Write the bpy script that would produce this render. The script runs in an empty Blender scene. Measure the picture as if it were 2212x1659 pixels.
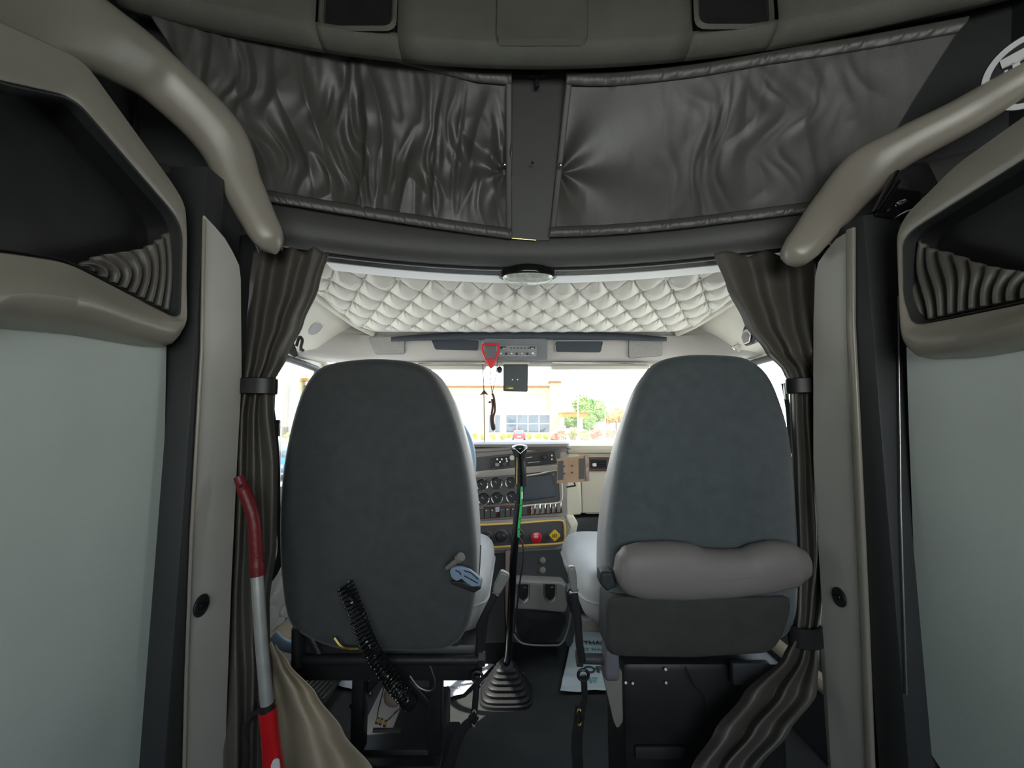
import bpy, bmesh, math, random
from mathutils import Vector, Matrix, noise

# ------------------------------------------------------------------ camera
EYE = Vector((0.0, 0.0, 1.15))
PITCH = math.radians(5.4)
FPX = 900.0
scn = bpy.context.scene
COL = scn.collection
cam_d = bpy.data.cameras.new('camera'); cam = bpy.data.objects.new('camera', cam_d); COL.objects.link(cam)
cam.location = EYE; cam.rotation_euler = (math.pi / 2 + PITCH, 0, 0)
cam_d.sensor_width = 36.0; cam_d.lens = FPX / 2212 * 36.0; cam_d.clip_start = 0.02; cam_d.clip_end = 600
scn.camera = cam
scn.view_settings.view_transform = 'Standard'; scn.view_settings.look = 'None'
scn.view_settings.exposure = 1.0; scn.view_settings.gamma = 1.0; scn.view_settings.use_curve_mapping = False
scn.cycles.use_denoising = True
scn.cycles.max_bounces = 8; scn.cycles.diffuse_bounces = 4; scn.cycles.glossy_bounces = 3
scn.cycles.transparent_max_bounces = 12; scn.cycles.sample_clamp_indirect = 4.0

# ------------------------------------------------------------------ sky, sun
W = bpy.data.worlds.new('world'); scn.world = W; W.use_nodes = True
wn = W.node_tree.nodes; wl = W.node_tree.links
bg = wn['Background']; bg.inputs['Strength'].default_value = 3.6
tc = wn.new('ShaderNodeTexCoord'); sp = wn.new('ShaderNodeSeparateXYZ'); cr = wn.new('ShaderNodeValToRGB')
wl.new(tc.outputs['Generated'], sp.inputs[0]); wl.new(sp.outputs['Z'], cr.inputs[0]); wl.new(cr.outputs[0], bg.inputs['Color'])
cr.color_ramp.elements[0].position = 0.0; cr.color_ramp.elements[0].color = (1.0, 0.99, 0.97, 1)
cr.color_ramp.elements[1].position = 0.7; cr.color_ramp.elements[1].color = (0.62, 0.78, 1.0, 1)
sd = bpy.data.lights.new('sun', 'SUN'); sd.energy = 9.0; sd.angle = math.radians(0.6); sd.color = (1.0, 0.95, 0.86)
sun = bpy.data.objects.new('sun', sd); COL.objects.link(sun)
sun.rotation_euler = Vector((0.60, 0.10, -0.78)).to_track_quat('-Z', 'Y').to_euler()

def portal(name, loc, direction, sx, sy):
    d = bpy.data.lights.new(name, 'AREA'); d.shape = 'RECTANGLE'; d.size = sx; d.size_y = sy
    d.cycles.is_portal = True
    o = bpy.data.objects.new(name, d); COL.objects.link(o); o.location = loc
    o.rotation_euler = Vector(direction).to_track_quat('-Z', 'Z').to_euler()
portal('windshield_daylight', (0.07, 2.36, 1.25), (0, -1, -.2), 2.0, .55)
portal('left_daylight', (-1.03, 1.65, 1.12), (1, 0, 0), 1.0, .7)
portal('right_daylight', (1.17, 1.65, 1.12), (-1, 0, 0), 1.0, .7)
portal('rear_fill_daylight', (0.35, -0.98, 1.3), (0, 1, 0), 1.4, .62)  # sky portal for the added rear fill window

# ------------------------------------------------------------------ helpers
def ray(px, py):
    a = (px - 1106) / FPX; b = (829.5 - py) / FPX
    return Vector((a, math.cos(PITCH) - b * math.sin(PITCH), math.sin(PITCH) + b * math.cos(PITCH)))
def P(px, py, Y): r = ray(px, py); return EYE + r * (Y / r.y)
def PX(px, py, x): r = ray(px, py); return EYE + r * (x / r.x)
def PZ(px, py, z): r = ray(px, py); return EYE + r * ((z - EYE.z) / r.z)

def lin(c):
    return tuple((v / 12.92 if v <= .04045 else ((v + .055) / 1.055) ** 2.4) for v in c)
def mat(name, col, rough=.5, metal=0., bump=None, var=None, coat=0., spec=.5, sheen=0., streak=None):
    m = bpy.data.materials.new(name); m.use_nodes = True
    n = m.node_tree.nodes; l = m.node_tree.links; b = n['Principled BSDF']
    c = (*col, 1)
    b.inputs['Base Color'].default_value = c; b.inputs['Roughness'].default_value = rough
    b.inputs['Metallic'].default_value = metal; b.inputs['Coat Weight'].default_value = coat
    b.inputs['Specular IOR Level'].default_value = spec; b.inputs['Sheen Weight'].default_value = sheen
    t = n.new('ShaderNodeTexCoord')
    if var:
        nz = n.new('ShaderNodeTexNoise'); nz.inputs['Scale'].default_value = var[0]; nz.inputs['Detail'].default_value = 5
        mp = n.new('ShaderNodeMapping'); l.new(t.outputs['Object'], mp.inputs[0])
        if streak: mp.inputs['Scale'].default_value = streak
        l.new(mp.outputs[0], nz.inputs['Vector'])
        r = n.new('ShaderNodeValToRGB'); l.new(nz.outputs['Fac'], r.inputs[0])
        r.color_ramp.elements[0].position = .3; r.color_ramp.elements[1].position = .7
        k = var[1]
        r.color_ramp.elements[0].color = (*[v * (1 - k) for v in col], 1)
        r.color_ramp.elements[1].color = (*[min(1, v * (1 + k)) for v in col], 1)
        l.new(r.outputs[0], b.inputs['Base Color'])
    if bump:
        nb = n.new('ShaderNodeTexNoise'); nb.inputs['Scale'].default_value = bump[0]; nb.inputs['Detail'].default_value = 3
        l.new(t.outputs['Object'], nb.inputs['Vector'])
        bm = n.new('ShaderNodeBump'); bm.inputs['Strength'].default_value = bump[1]; bm.inputs['Distance'].default_value = .002
        l.new(nb.outputs['Fac'], bm.inputs['Height']); l.new(bm.outputs[0], b.inputs['Normal'])
    return m
def glass(name, tint=(1, 1, 1), refl=.5):
    m = bpy.data.materials.new(name); m.use_nodes = True
    n = m.node_tree.nodes; l = m.node_tree.links; n.remove(n['Principled BSDF'])
    tr = n.new('ShaderNodeBsdfTransparent'); tr.inputs[0].default_value = (*tint, 1)
    gl = n.new('ShaderNodeBsdfGlossy'); gl.inputs['Roughness'].default_value = .02
    fr = n.new('ShaderNodeFresnel'); ml = n.new('ShaderNodeMath'); ml.operation = 'MULTIPLY'; ml.inputs[1].default_value = refl
    mx = n.new('ShaderNodeMixShader'); l.new(fr.outputs[0], ml.inputs[0]); l.new(ml.outputs[0], mx.inputs[0])
    l.new(tr.outputs[0], mx.inputs[1]); l.new(gl.outputs[0], mx.inputs[2]); l.new(mx.outputs[0], n['Material Output'].inputs[0])
    return m

M = dict(
    wall=mat('grey_laminate', (.68, .66, .60), .28, bump=(900, .15), var=(3, .07)),
    panel=mat('grey_board', (.62, .68, .635), .5, bump=(700, .2), var=(2.5, .08)),
    dark=mat('dark_trim', (.036, .038, .04), .55, bump=(600, .2), var=(5, .15)),
    black=mat('black_plastic', (.02, .02, .021), .42, var=(20, .2)),
    gloss=mat('gloss_black', (.01, .01, .011), .16, var=(20, .2)),
    arch=mat('moulded_plastic', (.34, .31, .26), .23, bump=(1200, .12), var=(4, .05), spec=.6),
    roof=mat('moulded_roof', (.15, .15, .125), .6, bump=(420, .6), var=(8, .1)),
    vinyl=mat('charcoal_vinyl', (.092, .089, .082), .38, bump=(500, .15), var=(7, .1), spec=.6),
    beam=mat('header_vinyl', (.088, .088, .085), .5, bump=(500, .2), var=(7, .08)),
    curtain=mat('taupe_curtain', (.115, .105, .09), .45, bump=(800, .15), var=(7, .08), spec=.6),
    khaki=mat('khaki_and_lit_taupe', (.46, .39, .29), .6, bump=(900, .2), var=(7, .08)),  # also the curtain's lower end, where light is put into the colour
    seat=mat('charcoal_seat_cover', (.068, .074, .076), .7, bump=(900, .35), var=(30, .12), sheen=.2),
    seat2=mat('slate_seat_cover', (.092, .11, .117), .7, bump=(900, .35), var=(30, .12), sheen=.2),
    leather=mat('light_grey_leather', (.42, .41, .40), .45, bump=(350, .25), var=(6, .05)),
    seatlow=mat('dark_seat_base_cover', (.055, .053, .05), .7, bump=(900, .3), var=(30, .12)),
    bolster=mat('taupe_leather', (.26, .235, .225), .5, bump=(350, .25), var=(6, .05)),
    quilt=mat('quilted_headliner_vinyl', (.66, .64, .58), .45, bump=(300, .15), var=(6, .04)),
    beige=mat('beige_moulding', (.60, .57, .50), .5, bump=(700, .1), var=(5, .04)),
    console=mat('grey_beige_moulding', (.46, .44, .42), .5, bump=(700, .1), var=(5, .04)),
    slot=mat('slate_and_gap_shade', (.04, .05, .065), .6, var=(9, .1)),
    dashb=mat('dash_taupe', (.29, .265, .24), .5, bump=(600, .15), var=(6, .06)),
    dashd=mat('dash_charcoal', (.07, .07, .072), .5, bump=(600, .15), var=(6, .06)),
    cream=mat('cream_dash', (.70, .64, .50), .55, bump=(600, .1), var=(6, .04)),
    wood=mat('rosewood_trim', (.10, .04, .025), .3, var=(8, .5), streak=(1, 1, 9), coat=.5),
    chrome=mat('chrome', (.85, .85, .86), .12, 1.0, var=(5, .03)),
    steel=mat('brushed_steel', (.45, .45, .45), .35, 1.0, var=(30, .1)),
    white=mat('white_plastic', (.8, .8, .8), .4, var=(5, .03)),
    paper=mat('paper', (.82, .82, .88), .7, var=(3, .04)),
    bag=mat('white_poly_bag', (.72, .80, .83), .35, var=(9, .07)),
    ink=mat('dark_ink', (.05, .09, .12), .6, var=(20, .1)),
    teal=mat('teal_ink', (.12, .45, .48), .6, var=(20, .1)),
    red=mat('red_plastic', (.62, .015, .02), .3, var=(8, .1), coat=.3),
    dkred=mat('dark_red_grip', (.17, .009, .014), .4, bump=(300, .3), var=(12, .15)),
    alu=mat('aluminium_tube', (.62, .62, .60), .38, .6, var=(30, .08)),
    yellow=mat('yellow_plastic', (.85, .55, .03), .4, var=(8, .05)),
    orange=mat('amber_with_highlight', (.80, .50, .14), .35, var=(8, .1)),
    green=mat('green_air_line', (.03, .45, .10), .35, var=(9, .1)),
    cyan=mat('turquoise_cord', (.04, .45, .45), .6, var=(9, .1)),
    blue=mat('blue_plastic', (.28, .38, .52), .4, var=(9, .05)),
    card=mat('corrugated_card', (.42, .27, .17), .85, bump=(200, .4), var=(16, .12)),
    brass=mat('brass', (.75, .55, .2), .25, 1.0, var=(9, .1)),
    rubber=mat('black_rubber', (.02, .021, .023), .5, bump=(300, .3), var=(9, .2)),
    mat_=mat('rubber_floor_mat', (.045, .047, .047), .75, bump=(250, .6), var=(6, .25)),
    brown=mat('brown_braid', (.06, .03, .02), .7, bump=(300, .5), var=(60, .3)),
    screen=mat('dark_screen', (.03, .04, .05), .08, var=(4, .1), coat=1.0),
    glass=glass('clear_glass', (.97, .99, .98), .6),
    clear=glass('clear_lens', (.9, .9, .9), .9),
)

class MB:
    """collects shapes in world coordinates; build() links them as one mesh object"""
    def __init__(s): s.bm = bmesh.new()
    def loft(s, loops, closed=True, cap0=True, cap1=True, wrap=False):
        bm = s.bm; R = [[bm.verts.new(v) for v in lp] for lp in loops]; n = len(R[0])
        rng = range(len(R)) if wrap else range(len(R) - 1)
        for i in rng:
            A, B = R[i], R[(i + 1) % len(R)]
            for j in range(n if closed else n - 1):
                k = (j + 1) % n
                try: bm.faces.new((A[j], A[k], B[k], B[j]))
                except ValueError: pass
        if closed and not wrap:
            for cap, lp in ((cap0, R[0]), (cap1, R[-1])):
                if cap:
                    c = bm.verts.new(sum((v.co for v in lp), Vector()) / n)
                    for j in range(n): bm.faces.new((lp[j], lp[(j + 1) % n], c))
        return s
    def grid(s, fn, nu, nv):
        return s.loft([[fn(i / nu, j / nv) for i in range(nu + 1)] for j in range(nv + 1)], closed=False)
    def box(s, c, size, rot=None, bev=0., seg=2):
        r = bmesh.ops.create_cube(s.bm, size=1.0)
        vs = r['verts']
        mt = Matrix.Translation(Vector(c)) @ (rot.to_4x4() if rot else Matrix()) @ Matrix.Diagonal((*size, 1))
        bmesh.ops.transform(s.bm, matrix=mt, verts=vs)
        if bev:
            es = list({e for v in vs for e in v.link_edges})
            bmesh.ops.bevel(s.bm, geom=es, offset=min(bev, min(size) * .48), segments=seg, profile=.5, affect='EDGES')
        return s
    def bx(s, x0, x1, y0, y1, z0, z1, bev=0.):
        return s.box(((x0 + x1) / 2, (y0 + y1) / 2, (z0 + z1) / 2), (abs(x1 - x0), abs(y1 - y0), abs(z1 - z0)), None, bev)
    def tube(s, path, r, n=10, cap=True):
        path = [Vector(p) for p in path]; m = len(path); loops = []
        prev = None
        for i, p in enumerate(path):
            t = (path[min(i + 1, m - 1)] - path[max(i - 1, 0)]).normalized()
            if prev is None:
                u = t.orthogonal().normalized()
            else:
                u = (prev - t * prev.dot(t)); u = u.normalized() if u.length > 1e-6 else t.orthogonal().normalized()
            prev = u; v = t.cross(u); rr = r[i] if isinstance(r, (list, tuple)) else r
            loops.append([p + (u * math.cos(2 * math.pi * k / n) + v * math.sin(2 * math.pi * k / n)) * rr for k in range(n)])
        return s.loft(loops, True, cap, cap)
    def sweep(s, path, prof, up, scale=None):
        """prof: closed list of (u,v); u runs sideways, v along up"""
        path = [Vector(p) for p in path]; m = len(path); loops = []
        for i, p in enumerate(path):
            t = (path[min(i + 1, m - 1)] - path[max(i - 1, 0)]).normalized()
            U = Vector(up[i] if isinstance(up, list) else up)
            side = t.cross(U).normalized(); vv = side.cross(t).normalized()
            su, sv = scale[i] if scale else (1, 1)
            loops.append([p + side * (a * su) + vv * (b * sv) for a, b in prof])
        return s.loft(loops, True)
    def cyl(s, p0, p1, r, n=20, bev=0.):
        p0, p1 = Vector(p0), Vector(p1); d = (p1 - p0); L = d.length; d = d / L
        u = d.orthogonal().normalized(); v = d.cross(u); b = min(bev, L * .45)
        st = [(0, r - b), (b * .3, r - b * .3), (b, r), (L - b, r), (L - b * .3, r - b * .3), (L, r - b)] if b else [(0, r), (L, r)]
        return s.loft([[p0 + d * h + (u * math.cos(2 * math.pi * k / n) + v * math.sin(2 * math.pi * k / n)) * q for k in range(n)] for h, q in st])
    def lathe(s, c, axis, prof, n=24, cap0=True, cap1=True):
        c = Vector(c); d = Vector(axis).normalized(); u = d.orthogonal().normalized(); v = d.cross(u)
        return s.loft([[c + d * h + (u * math.cos(2 * math.pi * k / n) + v * math.sin(2 * math.pi * k / n)) * q for k in range(n)] for h, q in prof], True, cap0, cap1)
    def torus(s, c, axis, R, r, n=28, m=10):
        c = Vector(c); d = Vector(axis).normalized(); u = d.orthogonal().normalized(); v = d.cross(u); L = []
        for k in range(n):
            a = 2 * math.pi * k / n; e = u * math.cos(a) + v * math.sin(a)
            L.append([c + e * (R + r * math.cos(2 * math.pi * j / m)) + d * (r * math.sin(2 * math.pi * j / m)) for j in range(m)])
        return s.loft(L, wrap=True)
    def ball(s, c, r, sub=2, sc=(1, 1, 1)):
        q = bmesh.ops.create_icosphere(s.bm, subdivisions=sub, radius=1.0)
        bmesh.ops.transform(s.bm, matrix=Matrix.Translation(Vector(c)) @ Matrix.Diagonal((r * sc[0], r * sc[1], r * sc[2], 1)), verts=q['verts'])
        return s
    def pad(s, loop, d, depth, r=.02, bulge0=0., bulge1=0., k=5, caps=6):
        """a cushion: outline loop extruded along d with rounded rims and domed faces"""
        loop = [Vector(v) for v in loop]; n = len(loop); d = Vector(d).normalized(); c = sum(loop, Vector()) / n
        def inset(dist): return [v + (c - v).normalized() * min(dist, (c - v).length * .9) for v in loop]
        rings = []
        for i in range(caps):
            f = (i + .15) / caps; base = inset(r)
            rings.append([c + (v - c) * f - d * (bulge0 * (1 - f * f)) for v in base])
        for i in range(k + 1):
            a = math.pi / 2 * i / k
            rings.append([v + d * (r - r * math.cos(a)) for v in inset(r * (1 - math.sin(a)))])
        for i in range(k + 1):
            a = math.pi / 2 * (1 - i / k)
            rings.append([v + d * (depth - r + r * math.cos(a)) for v in inset(r * (1 - math.sin(a)))])
        for i in range(caps - 1, -1, -1):
            f = (i + .15) / caps; base = inset(r)
            rings.append([c + (v - c) * f + d * (depth + bulge1 * (1 - f * f)) for v in base])
        return s.loft(rings)
    def build(s, name, m, parent=None, label=None, smooth=38, solid=None, origin=None, group=None, cat=None, kind=None, sub=0):
        bm = s.bm
        bmesh.ops.recalc_face_normals(bm, faces=bm.faces[:])
        base = WL[parent.name] if parent else None
        if base is None:
            if origin is None:
                xs = [v.co for v in bm.verts]
                lo = Vector((min(v.x for v in xs), min(v.y for v in xs), min(v.z for v in xs)))
                hi = Vector((max(v.x for v in xs), max(v.y for v in xs), max(v.z for v in xs)))
                origin = Vector(((lo.x + hi.x) / 2, (lo.y + hi.y) / 2, lo.z))
            base = Vector(origin)
        for v in bm.verts: v.co = v.co - base
        me = bpy.data.meshes.new(name); bm.to_mesh(me); bm.free(); s.bm = None
        me.materials.append(m if not isinstance(m, str) else M[m])
        if smooth:
            me.shade_smooth(); me.set_sharp_from_angle(angle=math.radians(smooth))
        o = bpy.data.objects.new(name, me); COL.objects.link(o)
        if parent: o.parent = parent; WL[o.name] = WL[parent.name]
        else: o.location = base; WL[o.name] = base
        if solid:
            md = o.modifiers.new('solid', 'SOLIDIFY'); md.thickness = solid; md.offset = 0
        if sub:
            md = o.modifiers.new('sub', 'SUBSURF'); md.levels = sub; md.render_levels = sub
        tag(o, label, cat, group, kind)
        return o
WL = {}
def tag(o, label=None, cat=None, group=None, kind=None):
    if label: o['label'] = label
    if cat: o['category'] = cat
    if group: o['group'] = group
    if kind: o['kind'] = kind
    return o
def thing(name, loc, label, cat, group=None, kind=None):
    o = bpy.data.objects.new(name, None); COL.objects.link(o); o.location = loc; o.empty_display_size = .05
    WL[o.name] = Vector(loc)
    return tag(o, label, cat, group, kind)
def S(name, mb, m, **kw): return mb.build(name, m, kind='structure', **kw)

def spline(pts, n, closed=False):
    pts = [Vector(p) for p in pts]; m = len(pts); out = []
    segs = m if closed else m - 1
    dense = []
    for i in range(segs):
        if closed: p0, p1, p2, p3 = pts[i - 1], pts[i], pts[(i + 1) % m], pts[(i + 2) % m]
        else: p0, p1, p2, p3 = pts[max(i - 1, 0)], pts[i], pts[i + 1], pts[min(i + 2, m - 1)]
        for k in range(24):
            t = k / 24
            dense.append(.5 * ((2 * p1) + (p2 - p0) * t + (2 * p0 - 5 * p1 + 4 * p2 - p3) * t * t + (3 * p1 - p0 - 3 * p2 + p3) * t ** 3))
    dense.append(pts[0] if closed else pts[-1])
    L = [0]
    for a, b in zip(dense, dense[1:]): L.append(L[-1] + (b - a).length)
    tot = L[-1]; j = 0
    for i in range(n):
        s = tot * i / (n if closed else n - 1)
        while j < len(L) - 2 and L[j + 1] < s: j += 1
        d = L[j + 1] - L[j]; t = (s - L[j]) / d if d > 1e-9 else 0
        out.append(dense[j].lerp(dense[j + 1], max(0, min(1, t))))
    return out
def poly(pts, n, rad=0.):
    """resample a closed straight-edged outline to n points (corners cut when rad)"""
    pts = [Vector(p) for p in pts]
    if rad:
        q = []
        for i, p in enumerate(pts):
            a = (pts[i - 1] - p); b = (pts[(i + 1) % len(pts)] - p)
            ra = min(rad, a.length * .45); rb = min(rad, b.length * .45)
            A = p + a.normalized() * ra; B = p + b.normalized() * rb
            for k in range(6):
                t = k / 5; q.append(A * (1 - t) ** 2 + p * 2 * t * (1 - t) + B * t * t)
        pts = q
    m = len(pts); L = [0]
    for i in range(m): L.append(L[-1] + (pts[(i + 1) % m] - pts[i]).length)
    out = []; j = 0
    for i in range(n):
        s = L[-1] * i / n
        while j < m - 1 and L[j + 1] < s: j += 1
        d = L[j + 1] - L[j]; out.append(pts[j].lerp(pts[(j + 1) % m], (s - L[j]) / d if d > 1e-9 else 0))
    return out
def ppoly(px, Y, n=60, rad=0.): return poly([P(x, y, Y) for x, y in px], n, rad)
def pspl(px, Y, n=80): return spline([P(x, y, Y) for x, y in px], n, True)
def ell(c, u, v, n=32): return [Vector(c) + Vector(u) * math.cos(2 * math.pi * k / n) + Vector(v) * math.sin(2 * math.pi * k / n) for k in range(n)]
def text(s, size, loc, xdir, ydir, m, parent, name='lettering', depth=.0004):
    cu = bpy.data.curves.new('t', 'FONT'); cu.body = s; cu.size = size; cu.extrude = depth; cu.offset = size * .012
    ob = bpy.data.objects.new('t', cu); COL.objects.link(ob)
    bpy.context.view_layer.update()
    me = bpy.data.meshes.new_from_object(ob); bpy.data.objects.remove(ob)
    x = Vector(xdir).normalized(); z = x.cross(Vector(ydir)).normalized(); y = z.cross(x)
    R = Matrix((x, y, z)).transposed().to_4x4(); R.translation = Vector(loc)
    b = MB(); b.bm.from_mesh(me); bmesh.ops.transform(b.bm, matrix=R, verts=b.bm.verts[:])
    bpy.data.meshes.remove(me)
    return b.build(name, m, parent, smooth=0)
def superprof(a, b, n=24, p=2.6):
    out = []
    for k in range(n):
        t = 2 * math.pi * k / n; c, s_ = math.cos(t), math.sin(t)
        out.append((a * math.copysign(abs(c) ** (2 / p), c), b * math.copysign(abs(s_) ** (2 / p), s_)))
    return out
def lerp(a, b, t): return a + (b - a) * t
def interp(tab, v):
    if v <= tab[0][0]: return tab[0][1:]
    for A, B in zip(tab, tab[1:]):
        if v <= B[0]:
            t = (v - A[0]) / (B[0] - A[0]); t = t * t * (3 - 2 * t) * .5 + t * .5
            return tuple(lerp(a, b, t) for a, b in zip(A[1:], B[1:]))
    return tab[-1][1:]
CL = .07   # centre line of the cab
# ================================================================== SETTING
# floor of cab and sleeper
S('floor', MB().bx(-1.05, 1.2, -1.0, 2.6, -.06, 0), 'mat_')
# sleeper side walls with their smooth grey panels
XL, XR = -.70, .84
b = MB().loft([poly([PX(360, 725, XL), PX(357, 900, XL), PX(333, 1590, XL), Vector((XL, .842, .44)), Vector((XL, -1, .44)), Vector((XL, -1, 1.32))], 60),
               [v + Vector((-.10, 0, 0)) for v in poly([PX(360, 725, XL), PX(357, 900, XL), PX(333, 1590, XL), Vector((XL, .842, .44)), Vector((XL, -1, .44)), Vector((XL, -1, 1.32))], 60)]])
S('wall_left', b, 'panel')
q = [PX(1958, 750, XR), PX(1962, 900, XR), PX(1990, 1590, XR), Vector((XR, .86, .44)), Vector((XR, -1, .44)), Vector((XR, -1, 1.31))]
S('wall_right', MB().loft([poly(q, 60), [v + Vector((.10, 0, 0)) for v in poly(q, 60)]]), 'panel')
# outer shells behind them
S('wall_left', MB().bx(-1.08, -.98, -1, 1.06, 0, 2.5), 'dark')
S('wall_right', MB().bx(1.25, 1.35, -1, 1.12, 0, 2.5), 'dark')
S('wall_left', MB().bx(-.98, -.72, .87, 1.06, 0, 1.70), 'dark')
S('wall_right', MB().bx(.89, 1.25, .93, 1.12, 0, 1.66), 'dark')
# rear wall of the sleeper; unseen window opening added and sized for fill light
b = MB(); b.bx(-1.08, -.35, -1.06, -1.0, 0, 2.5); b.bx(1.05, 1.35, -1.06, -1.0, 0, 2.5); b.bx(-.35, 1.05, -1.06, -1.0, 0, 1.0); b.bx(-.35, 1.05, -1.06, -1.0, 1.6, 2.5)
S('wall_back', b, 'panel')
w = S('window_4', MB().bx(-.35, 1.05, -1.035, -1.03, 1.0, 1.6), 'glass')
# sleeper roof
S('ceiling', MB().bx(-1.08, 1.35, -1.06, 1.5, 2.45, 2.52), 'roof')
# bunk under the camera
S('trim_9', MB().bx(-.70, .84, -1.0, -.15, 0, .5, .03), 'dark')
# base ledges running along the foot of the panels
S('trim_1', MB().bx(-.80, -.66, -1, .86, 0, .435, .012), 'gloss')
S('trim_2', MB().bx(.80, .94, -1, .875, 0, .435, .012), 'gloss')
# closet returns: second light panels
pl = [(442, 466), (456, 480), (492, 522), (520, 580), (522, 820), (512, 1000), (500, 1250), (485, 1659), (483, 1900), (394, 1900), (398, 1659), (403, 1450), (414, 1150), (428, 900), (436, 760)]
lp = poly([PX(x, y, -.65) for x, y in pl], 90)
S('wall_left', MB().loft([lp, [v + Vector((-.004, 0, 0)) for v in lp]]), 'wall')
S('trim_3', MB().tube([PX(441, 474, -.648), PX(436, 760, -.648), PX(428, 900, -.648), PX(414, 1150, -.648), PX(403, 1450, -.648), PX(398, 1659, -.648), PX(395, 1800, -.648)], .0035), 'arch')
pr = [(1832, 500), (1800, 520), (1762, 575), (1757, 700), (1757, 1000), (1775, 1300), (1795, 1659), (1800, 1900), (1882, 1900), (1872, 1659), (1860, 1300), (1842, 900), (1832, 700)]
lp = poly([PX(x, y, .79) for x, y in pr], 90)
S('wall_right', MB().loft([lp, [v + Vector((.02, 0, 0)) for v in lp]]), 'wall')
S('trim_4', MB().sweep([PX(1838, 495, .788), PX(1838, 700, .788), PX(1848, 900, .788), PX(1866, 1300, .788), PX(1880, 1659, .788), PX(1888, 1900, .788)], superprof(.011, .006), (-1, 0, 0)), 'arch')
# dark posts between panel and closet return, with their thin bright edges
def post(name, pxl, xa, xb, ya, yb, z1):
    b = MB(); b.box(((xa + xb) / 2, (ya + yb) / 2, z1 / 2), (abs(xb - xa), abs(yb - ya), z1), None, .004); return S(name, b, 'dark')
post('trim_5', 0, -.735, -.652, .846, .90, 1.70)
post('trim_6', 0, .792, .875, .90, .975, 1.62)
S('trim_5', MB().tube([PX(386, 760, -.705), PX(384, 1100, -.705), PX(372, 1590, -.705)], .002), 'steel')
S('trim_6', MB().tube([P(1940, 640, .893), P(1946, 1100, .893), P(1958, 1500, .893)], .002), 'steel')
# curtain track strips beside the returns
S('trim_7', MB().bx(-.70, -.66, 1.105, 1.15, 0, 1.68), 'dark')
S('trim_8', MB().bx(.865, .95, 1.15, 1.18, 0, 1.68), 'dark')
# small recessed latches in the closet returns
for px, py, xx, sgn, lab, pos in ((432, 1308, -.65, 1, 'black oval recessed latch in the left closet panel', 'l'), (1815, 1290, .79, -1, 'dark recessed latch in the right closet panel', 'r')):
    c = PX(px, py, xx)
    t = thing('closet_latch', c, lab, 'latch')
    lp = ell(c, (0, .022, 0), (0, 0, .022), 28)
    MB().pad(lp, (sgn, 0, 0), .006, .004, 0, 0).build('bezel', 'black', t)
    MB().box(c + Vector((sgn * .007, 0, 0)), (.008, .022, .012), None, .003).build('catch', 'gloss', t)

# cab shell around seats: floor side walls, rear returns, roof
S('wall_back', MB().bx(-1.05, -.66, 1.10, 1.16, 0, 1.72), 'dark')
S('wall_back', MB().bx(.87, 1.2, 1.18, 1.24, 0, 1.72), 'beige')
S('ceiling', MB().bx(-1.0, 1.14, 1.36, 2.2, 1.70, 1.76), 'beige')
# sloping upper side walls of the cab
def side_upper(name, xi, xo):
    prof = [(xi, 1.655), (lerp(xi, xo, .2), 1.63), (lerp(xi, xo, .45), 1.57), (lerp(xi, xo, .68), 1.50), (xo, 1.462), (xo + (.05 if xo > 0 else -.05), 1.455), (xo + (.05 if xo > 0 else -.05), 1.72), (xi, 1.72)]
    b = MB(); b.loft([[Vector((x, y, z)) for x, z in prof] for y in (1.12, 1.5, 1.9, 2.22)]); return S(name, b, 'beige')
side_upper('trim_10', -.75, -1.0); side_upper('trim_11', .88, 1.14)
# rounded roof rails where headliner meets the side
S('trim_10', MB().tube([(-.755, 1.2, 1.655), (-.755, 1.6, 1.638), (-.74, 1.95, 1.615), (-.70, 2.06, 1.60)], .016), 'beige')
S('trim_11', MB().tube([(.885, 1.2, 1.655), (.885, 1.6, 1.638), (.87, 1.95, 1.615), (.83, 2.06, 1.60)], .016), 'beige')
# cab doors
def door(idx, xo, sgn):
    d = MB(); d.bx(xo, xo - sgn * .06, 1.16, 2.35, -.05, .88, .01); d.bx(xo, xo - sgn * .06, 1.16, 1.24, .88, 1.47, .008); d.bx(xo, xo - sgn * .06, 2.16, 2.3, .88, 1.47, .008)
    d.bx(xo, xo - sgn * .06, 1.24, 2.16, 1.435, 1.47, .005)
    dd = S('door_%d' % idx, d, 'beige', origin=(xo, 1.16, 0))
    MB().sweep(spline([Vector((xo, 1.25, .9)), Vector((xo, 1.25, 1.36)), Vector((xo, 1.29, 1.43)), Vector((xo, 2.05, 1.43)), Vector((xo, 2.13, 1.37)), Vector((xo, 2.16, .9))], 50), superprof(.014, .02), (sgn, 0, 0)).build('window_seal', 'dark', dd)
    g = S('window_%d' % idx, MB().bx(xo - sgn * .035, xo - sgn * .03, 1.24, 2.16, .88, 1.44), 'glass')
    return dd
dl = door(1, -1.0, 1); dr = door(2, 1.14, -1)
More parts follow.
